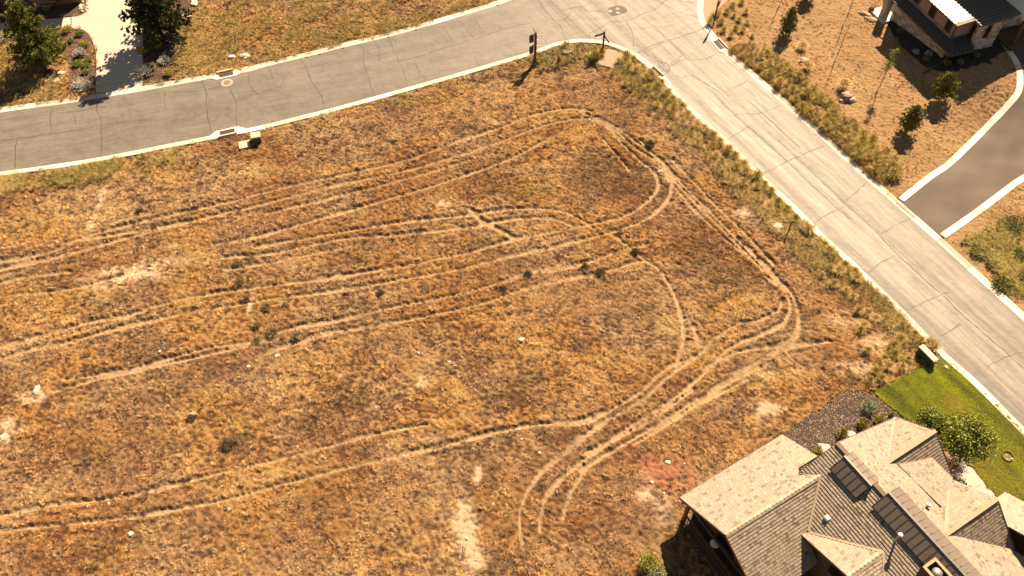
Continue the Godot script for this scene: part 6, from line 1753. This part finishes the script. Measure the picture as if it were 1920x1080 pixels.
func manhole(at: Vector2, label: String, covers: Array) -> void:
	var o := thing("manhole", label, "manhole", gp(at, 0.003))
	var st := mb()
	var rr := 0.62 if covers.size() == 1 else 0.0
	if covers.size() == 1:
		lathe(st, Vector3.ZERO, [Vector2(0.58, -0.05), Vector2(0.58, 0.012), Vector2(0.34, 0.014)], 26, -1)
		build(st, "collar", M.stone_a, o)
	else:
		var pts: Array = []
		for k in 18:
			var a := TAU * k / 18.0
			pts.append(Vector3(cos(a) * (1.05 + 0.25 * cos(a - 0.5)), 0.012, -sin(a) * (0.85 + 0.2 * sin(2.0 * a))))
		prism(st, pts, Vector3(0, -0.05, 0))
		build(st, "patch", M.tar_old, o)
	for c in covers:
		var lid := mb()
		lathe(lid, Vector3(c.x, 0.0, c.y), [Vector2(c.z, 0.0), Vector2(c.z, 0.024), Vector2(c.z * 0.86, 0.03), Vector2(c.z * 0.83, 0.02), Vector2(0.0, 0.024)], 20, -1)
		build(lid, "cover", M.rock_dull if covers.size() == 1 else M.stone_a, o)

func rock(at: Vector2, s: Vector3, m: Material, label: String, sd: int, group: String = "", turn: float = 0.0, lift: float = 0.0) -> void:
	var st := mb()
	rock_mesh(st, Vector3.ZERO, s, sd)
	var o := build(st, "rock", m)
	o.position = gp(at, s.y * 0.25 + lift)
	o.rotation.y = turn
	tag(o, label, "rock", group)

func street_things() -> void:
	# wooden post with two dark boards
	var o := thing("board_post", "tall reddish wooden post carrying two dark boards at the lot corner", "post", gp(Vector2(2.31, -69.83)))
	var st := mb()
	cbox(st, Vector3(0, 1.8, 0), Vector3(0.26, 3.7, 0.26), 0.04)
	build(st, "post", M.wood, o)
	for k in [[3.05, 0.0], [1.75, 0.1]]:
		var bd := Node3D.new()
		bd.name = "board"
		o.add_child(bd, true)
		bd.position = Vector3(-0.17, k[0], 0.02)
		bd.rotation.y = 0.5 + k[1]
		var pl := mb()
		box(pl, Vector3(-0.24, 0, 0), Vector3(0.44, 0.8, 0.05))
		build(pl, "panel", M.dark_metal, bd)
		var bf := mb()
		for e in [[Vector3(-0.47, -0.42, 0), Vector3(-0.01, -0.42, 0)], [Vector3(-0.47, 0.42, 0), Vector3(-0.01, 0.42, 0)], [Vector3(-0.47, -0.38, 0), Vector3(-0.47, 0.38, 0)]]: bar(bf, e[0], e[1], 0.06, 0.07, Vector3.BACK)
		build(bf, "board_frame", M.wood_dark, bd)
		for s in [-0.3, 0.32]: line_strip(bd, Vector3(0.0, s, 0), Vector3(0.4, s - 0.02, 0.12), 0.05, 0.03, "bracket", M.white_metal)
	line_strip(o, Vector3(0, 3.6, 0), Vector3(-0.28, 4.15, 0.0), 0.05, 0.05, "top_arm", M.sign_red)
	# street name post
	o = thing("street_name_post", "dark wooden post with two street name blades among tall grass", "sign", gp(Vector2(9.21, -71.53)))
	st = mb()
	cbox(st, Vector3(0, 1.25, 0), Vector3(0.17, 2.6, 0.17), 0.03)
	build(st, "post", M.wood, o)
	line_strip(o, Vector3(-0.05, 2.3, 0.02), Vector3(-0.98, 2.3, 0.46), 0.05, 0.2, "name_blade", M.wood_dark)
	line_strip(o, Vector3(0.04, 2.05, 0.06), Vector3(0.42, 2.05, 1.15), 0.05, 0.2, "name_blade", M.wood_dark)
	# red sign on a slim post
	o = thing("red_sign", "dark red octagonal sign on a slim brown post at the corner", "sign", gp(Vector2(21.16, -76.05)), atan2(0.83, 0.55))
	st = mb()
	cbox(st, Vector3(0, 1.5, 0), Vector3(0.13, 3.1, 0.13), 0.03)
	build(st, "post", M.wood, o)
	st = mb()
	var pts: Array = []
	for k in 8: pts.append(Vector3(cos(TAU * (k + 0.5) / 8) * 0.38, 2.62 + sin(TAU * (k + 0.5) / 8) * 0.38, 0.10))
	prism(st, pts, Vector3(0, 0, -0.03))
	build(st, "sign_plate", M.sign_red, o)
	st = mb()
	pts = []
	for k in 8: pts.append(Vector3(cos(TAU * (k + 0.5) / 8) * 0.43, 2.62 + sin(TAU * (k + 0.5) / 8) * 0.43, 0.06))
	prism(st, pts, Vector3(0, 0, -0.03))
	build(st, "back_board", M.wood_dark, o)
	# hydrant
	o = thing("fire_hydrant", "small red fire hydrant in the grass by the kerb", "fire hydrant", gp(Vector2(4.73, -69.83)))
	st = mb()
	lathe(st, Vector3.ZERO, [Vector2(0.16, -0.1), Vector2(0.16, 0.06), Vector2(0.11, 0.07), Vector2(0.10, 0.52), Vector2(0.14, 0.54), Vector2(0.14, 0.6), Vector2(0.12, 0.62)], 14)
	build(st, "barrel", M.hydrant, o)
	st = mb()
	lathe(st, Vector3.ZERO, [Vector2(0.12, 0.62), Vector2(0.10, 0.72), Vector2(0.05, 0.78), Vector2(0.03, 0.84), Vector2(0.0, 0.84)], 14)
	build(st, "bonnet", M.hydrant, o)
	for d in [Vector3.RIGHT, Vector3.LEFT, Vector3.BACK]:
		st = mb()
		tube(st, [d * 0.08 + Vector3.UP * 0.45, d * 0.2 + Vector3.UP * 0.45], [0.06, 0.06] if d != Vector3.BACK else [0.08, 0.08], 10)
		build(st, "nozzle", M.hydrant, o)
	# long cabinet by the lawn
	var c0: Vector3 = Vector3(31.22, 0.75, -35.57)
	var c1: Vector3 = Vector3(31.98, 0.75, -34.19)
	var c2: Vector3 = Vector3(30.78, 0.75, -35.32)
	var ax := c1 - c0
	var wd := (c2 - c0).length()
	var mid := (c1 + c2) * 0.5
	o = thing("utility_cabinet", "long low dark cabinet with a tan lid at the lawn corner", "cabinet", Vector3(mid.x, 0, mid.z), -atan2(ax.z, ax.x))
	st = mb()
	box(st, Vector3(0, 0.3, 0), Vector3(ax.length() - 0.1, 0.78, wd - 0.08))
	build(st, "body", M.cabinet, o)
	for s in [-1.0, 1.0]:
		st = mb()
		cbox(st, Vector3(0, 0.72, s * wd * 0.25), Vector3(ax.length(), 0.07, wd * 0.5 - 0.015), 0.015)
		build(st, "lid", M.cabinet_top, o)
	for k in 3: line_strip(o, Vector3(-0.6 + 0.6 * k, 0.12, wd * 0.5 - 0.03), Vector3(-0.6 + 0.6 * k, 0.6, wd * 0.5 - 0.03), 0.03, 0.03, "door_seam", M.black)
	# small box and pad near the left road
	o = thing("utility_box", "small square grey green utility box beside the left road's kerb", "utility box", gp(Vector2(-23.65, -58.54)), 0.28)
	st = mb()
	box(st, Vector3(0, 0.3, 0), Vector3(0.82, 0.75, 0.72))
	build(st, "body", M.cabinet, o)
	st = mb()
	cbox(st, Vector3(0, 0.72, 0), Vector3(0.92, 0.12, 0.84), 0.04)
	build(st, "lid", M.util, o)
	o = thing("concrete_pad", "pale square concrete pad left of the small utility box", "pad", gp(Vector2(-24.70, -57.94)), 0.3)
	st = mb()
	cbox(st, Vector3(0, 0.03, 0), Vector3(1.0, 0.22, 0.95), 0.02)
	build(st, "pad_slab", M.cabinet_top, o)
	st = mb()
	box(st, Vector3(0, 0.145, 0), Vector3(0.66, 0.02, 0.6))
	build(st, "pad_lid", M.util, o)
	o = thing("white_utility_box", "small white utility lid in the grass above the left road", "lid", gp(Vector2(-28.33, -70.59)), 0.1)
	st = mb()
	cbox(st, Vector3(0, 0.12, 0), Vector3(0.55, 0.35, 0.3), 0.03)
	build(st, "lid_box", M.white_metal, o)
	st = mb()
	box(st, Vector3(0, 0.05, 0), Vector3(0.6, 0.12, 0.36))
	build(st, "lid_rim", M.util, o)
	# valve pit in the lawn
	o = thing("valve_pit", "round brown valve pit sunk in the green lawn", "valve pit", gp(Vector2(34.75, -26.58), 0.04))
	st = mb()
	lathe(st, Vector3.ZERO, [Vector2(0.41, -0.05), Vector2(0.41, 0.12), Vector2(0.40, 0.13), Vector2(0.37, 0.13), Vector2(0.36, 0.12), Vector2(0.36, 0.0)], 22)
	build(st, "collar", M.rust, o)
	st = mb()
	lathe(st, Vector3.ZERO, [Vector2(0.39, 0.012), Vector2(0.0, 0.022)], 22, -1)
	build(st, "cover", M.rock_pink, o)
	rock(Vector2(34.98, -26.38), Vector3(0.12, 0.1, 0.1), M.rock_pale, "small pale stone beside the valve pit in the lawn", 5, "", 0.0, 0.05)
	rock(Vector2(32.70, -33.89), Vector3(0.14, 0.12, 0.2), M.rock_pale, "small pale stone on the lawn near the cabinet", 6, "", 0.4, 0.05)
	# wooden stake
	o = thing("wooden_stake", "slim dark wooden stake beside the pale flat rocks", "stake", gp(Vector2(23.47, -47.46)))
	st = mb()
	cbox(st, Vector3(0, 0.6, 0), Vector3(0.09, 1.5, 0.09), 0.02)
	build(st, "stake_post", M.wood, o)
	st = mb()
	box(st, Vector3(0, 1.33, 0), Vector3(0.13, 0.1, 0.13))
	build(st, "stake_cap", M.wood_dark, o)
	storm_drain(Vector2(-26.57, -59.55), Vector2(-25.64, -59.87) - Vector2(-27.50, -59.22), "storm drain grate in the lot side kerb near the utility box")
	storm_drain(Vector2(-28.45, -68.13), Vector2(-29.44, -67.76) - Vector2(-27.46, -68.50), "storm drain grate in the far kerb beside the round manhole")
	storm_drain(Vector2(14.30, -68.34), Vector2(13.28, -69.91) - Vector2(15.23, -66.63), "storm drain grate half hidden by grass at the junction")
	storm_drain(Vector2(21.38, -72.74), Vector2(20.97, -73.71) - Vector2(21.86, -71.62), "storm drain grate below the red sign")
	manhole(Vector2(-28.10, -66.79), "round manhole with a pale concrete collar in the left road", [Vector3(0, 0, 0.34)])
	manhole(Vector2(11.06, -78.56), "dark patch with three pale valve covers in the junction", [Vector3(-0.62, 0.1, 0.26), Vector3(0.25, -0.32, 0.22), Vector3(0.25, 0.4, 0.22)])
	# rocks
	rock(Vector2(5.65, -71.53), Vector3(0.62, 0.25, 0.45), M.rock_white, "pale flat rock near the red hydrant", 11)
	rock(Vector2(0.70, -36.40), Vector3(0.28, 0.2, 0.2), M.rock_white, "single white rock in the middle of the field", 12)
	rock(Vector2(32.37, -64.50), Vector3(0.62, 0.6, 0.55), M.rock_pink, "big pink boulder on the tan lot", 13)
	rock(Vector2(32.83, -64.03), Vector3(0.42, 0.36, 0.34), M.rock_pink, "pink rock leaning on the big pink boulder", 14, "", 0.6)
	rock(Vector2(31.85, -64.03), Vector3(0.3, 0.25, 0.3), M.rock_pink, "small pink stone at the left foot of the big boulder", 15)
	rock(Vector2(29.40, -69.91), Vector3(0.5, 0.4, 0.45), M.rock_pink, "pinkish broken rock below the slim young pine", 16)
	for a in [[Vector2(27.76, -67.84), 0.3], [Vector2(27.99, -67.44), 0.24], [Vector2(28.31, -67.19), 0.2], [Vector2(27.49, -68.09), 0.18]]: rock(a[0], Vector3(a[1], a[1] * 0.6, a[1]), M.rock_pink, "small pink stone in the row by the far kerb verge", int(a[1] * 100), "pink stones by the far verge")
	rock(Vector2(22.19, -48.42), Vector3(0.62, 0.18, 0.25), M.rock_pale, "pale flat rock farther from the wooden stake", 21, "", -0.2)
	rock(Vector2(22.65, -47.94), Vector3(0.5, 0.25, 0.38), M.rock_pale, "pale rounded rock right beside the wooden stake", 22)
	rock(Vector2(22.74, -47.46), Vector3(0.4, 0.14, 0.18), M.rock_pale, "pale thin rock lowest of the three by the stake", 23, "", 0.5)
	rock(Vector2(-34.52, -77.34), Vector3(0.62, 0.3, 0.4), M.rock_pale, "uppermost pale garden rock by the big pine", 31, "", 0.4)
	rock(Vector2(-34.69, -76.74), Vector3(0.45, 0.25, 0.35), M.rock_pale, "middle pale garden rock by the big pine", 32, "", 0.4)
	rock(Vector2(-34.66, -76.00), Vector3(0.7, 0.3, 0.42), M.rock_pale, "lowest and widest pale garden rock by the big pine", 33, "", 0.3)
	rock(Vector2(-34.27, -79.90), Vector3(0.4, 0.25, 0.7), M.rock_pale, "pale garden rock at the top picture edge", 34, "", 0.2)
	rock(Vector2(-44.79, -68.09), Vector3(0.45, 0.25, 0.35), M.rock_pale, "pale boulder on the left lawn by the mulch edge", 35)
	rock(Vector2(-44.87, -66.87), Vector3(0.5, 0.25, 0.4), M.rock_tan, "tan boulder on the left lawn in the pine's shadow edge", 36)
	rock(Vector2(-27.16, -70.85), Vector3(0.6, 0.2, 0.42), M.rock_pale, "pale flat rock right of the white utility lid", 37)
	rock(Vector2(-35.17, -31.96), Vector3(0.22, 0.16, 0.42), M.rock_pale, "upright pale slab at the left field edge", 38)
	rock(Vector2(-36.13, -28.11), Vector3(0.3, 0.16, 0.25), M.rock_pale, "pale stone on bare soil at the left picture edge", 39)
	rock(Vector2(22.10, -27.11), Vector3(0.5, 0.3, 0.26), M.rock_white, "oblong white landscape rock beside the dark roof slope", 41, "", 0.6)
	rock(Vector2(24.08, -28.16), Vector3(0.45, 0.3, 0.4), M.rock_white, "white landscape rock under the bright roof edge", 42)
	rock(Vector2(21.95, -27.44), Vector3(0.3, 0.12, 0.2), M.rock_pink, "flat reddish stone behind the oblong white rock", 43)
	rock(Vector2(37.94, -76.88), Vector3(0.8, 0.25, 0.35), M.rock_tan, "long tan edging rock by the modern house patio", 44, "", -0.6)
	rock(Vector2(37.55, -77.81), Vector3(0.7, 0.25, 0.3), M.rock_tan, "tan edging rock farther from the patio slab", 45, "", -0.6)
	rock(Vector2(-23.11, -29.91), Vector3(0.26, 0.2, 0.2), M.rock_tan, "tan stone beside a dark weed tuft in the left field", 46)
	rock(Vector2(-19.88, -33.99), Vector3(0.14, 0.1, 0.12), M.rock_white, "tiny white stone below the gully", 47)
	for a in [Vector2(12.87, -49.22), Vector2(-6.01, -37.29), Vector2(-4.76, -34.37), Vector2(-9.92, -30.48), Vector2(0.68, -27.95), Vector2(1.95, -26.87), Vector2(0.50, -28.71), Vector2(-5.13, -31.96), Vector2(-7.12, -35.18), Vector2(-1.93, -41.18), Vector2(-1.86, -50.46), Vector2(5.53, -60.79), Vector2(4.32, -59.04), Vector2(-12.90, -58.40), Vector2(-17.85, -59.55), Vector2(-28.68, -22.92), Vector2(-27.29, -23.11), Vector2(-26.89, -35.32), Vector2(10.38, -23.88), Vector2(9.62, -24.66), Vector2(-1.27, -23.11), Vector2(-3.00, -20.71), Vector2(7.33, -61.38), Vector2(-19.08, -22.74), Vector2(15.42, -37.79), Vector2(11.83, -26.87), Vector2(12.03, -26.05)]:
		rock(a, Vector3.ONE * rng.randf_range(0.07, 0.13), M.rock_white, "tiny whitish stone scattered in the dry field", int(a.x * 10.0), "tiny stones in the field")
	for a in [[Vector2(13.33, -54.54), "pale clod at the upper rut bend"], [Vector2(10.89, -26.13), "pinkish clod above the red soil"], [Vector2(11.69, -23.27), "pinkish clod at the shingled roof's left corner"], [Vector2(-17.86, -34.94), "whitish clod near the gully foot"], [Vector2(-25.28, -21.00), "whitish clod in the lower left field"]]:
		rock(a[0], Vector3(0.22, 0.14, 0.18), M.rock_pale, a[1], int(a[0].y * -10.0), "clods in the field")
	# cobbles at the stone house corner
	for k in 26:
		var a := rng.randf_range(-1.6, 1.2)
		var rr := rng.randf_range(0.2, 1.3)
		var c := Vector2(-46.34, -78.94) + Vector2(cos(a), sin(a) * 1.1) * rr * 0.75
		rock(c, Vector3(0.13, 0.1, 0.11) * rng.randf_range(0.8, 1.4), M.rock_white, "white cobble in the pile at the stone house corner", 600 + k, "cobbles at the stone house corner", rng.randf() * TAU, 0.05)

# ---------------------------------------------------------------- the scene
func _ready() -> void:
	rng.seed = 20240
	nz.seed = 7
	nz.frequency = 0.01
	nz.fractal_octaves = 3
	var cam := Camera3D.new()
	cam.name = "camera"
	cam.position = Vector3(0, 55, 0)
	cam.rotation_degrees = Vector3(-53, 0, 0)
	cam.fov = 37.30
	cam.far = 1500.0
	add_child(cam)
	cam.current = true
	var env := Environment.new()
	env.background_mode = Environment.BG_SKY
	var sm := ProceduralSkyMaterial.new()
	sm.sky_top_color = Color(0.45, 0.475, 0.50)
	sm.sky_horizon_color = Color(0.74, 0.72, 0.68)
	sm.ground_bottom_color = Color(0.30, 0.24, 0.17)
	sm.ground_horizon_color = Color(0.62, 0.58, 0.52)
	sm.sun_angle_max = 1.0
	var sky := Sky.new()
	sky.sky_material = sm
	env.sky = sky
	env.background_energy_multiplier = 0.36
	env.tonemap_mode = Environment.TONE_MAPPER_LINEAR
	env.tonemap_exposure = 3.95
	env.sdfgi_enabled = true
	env.ssao_enabled = true
	env.ssil_enabled = true
	var we := WorldEnvironment.new()
	we.name = "world"
	we.environment = env
	add_child(we)
	var sun := DirectionalLight3D.new()
	sun.name = "sun"
	sun.light_energy = 1.6
	sun.light_color = Color(1.0, 0.885, 0.735)
	sun.light_angular_distance = 0.5
	sun.shadow_enabled = true
	add_child(sun)
	var el := deg_to_rad(42.0)
	var az := deg_to_rad(26.0)
	sun.look_at_from_position(Vector3.ZERO, -Vector3(sin(az) * cos(el), sin(el), -cos(az) * cos(el)))

	materials()
	land_plan()
	roads()
	laid_surfaces()
	land_regions()
	make_ground()
	stone_house()
	modern_house()
	shingled_house()
	street_things()
	plants()
	verges()
	grass_cover()
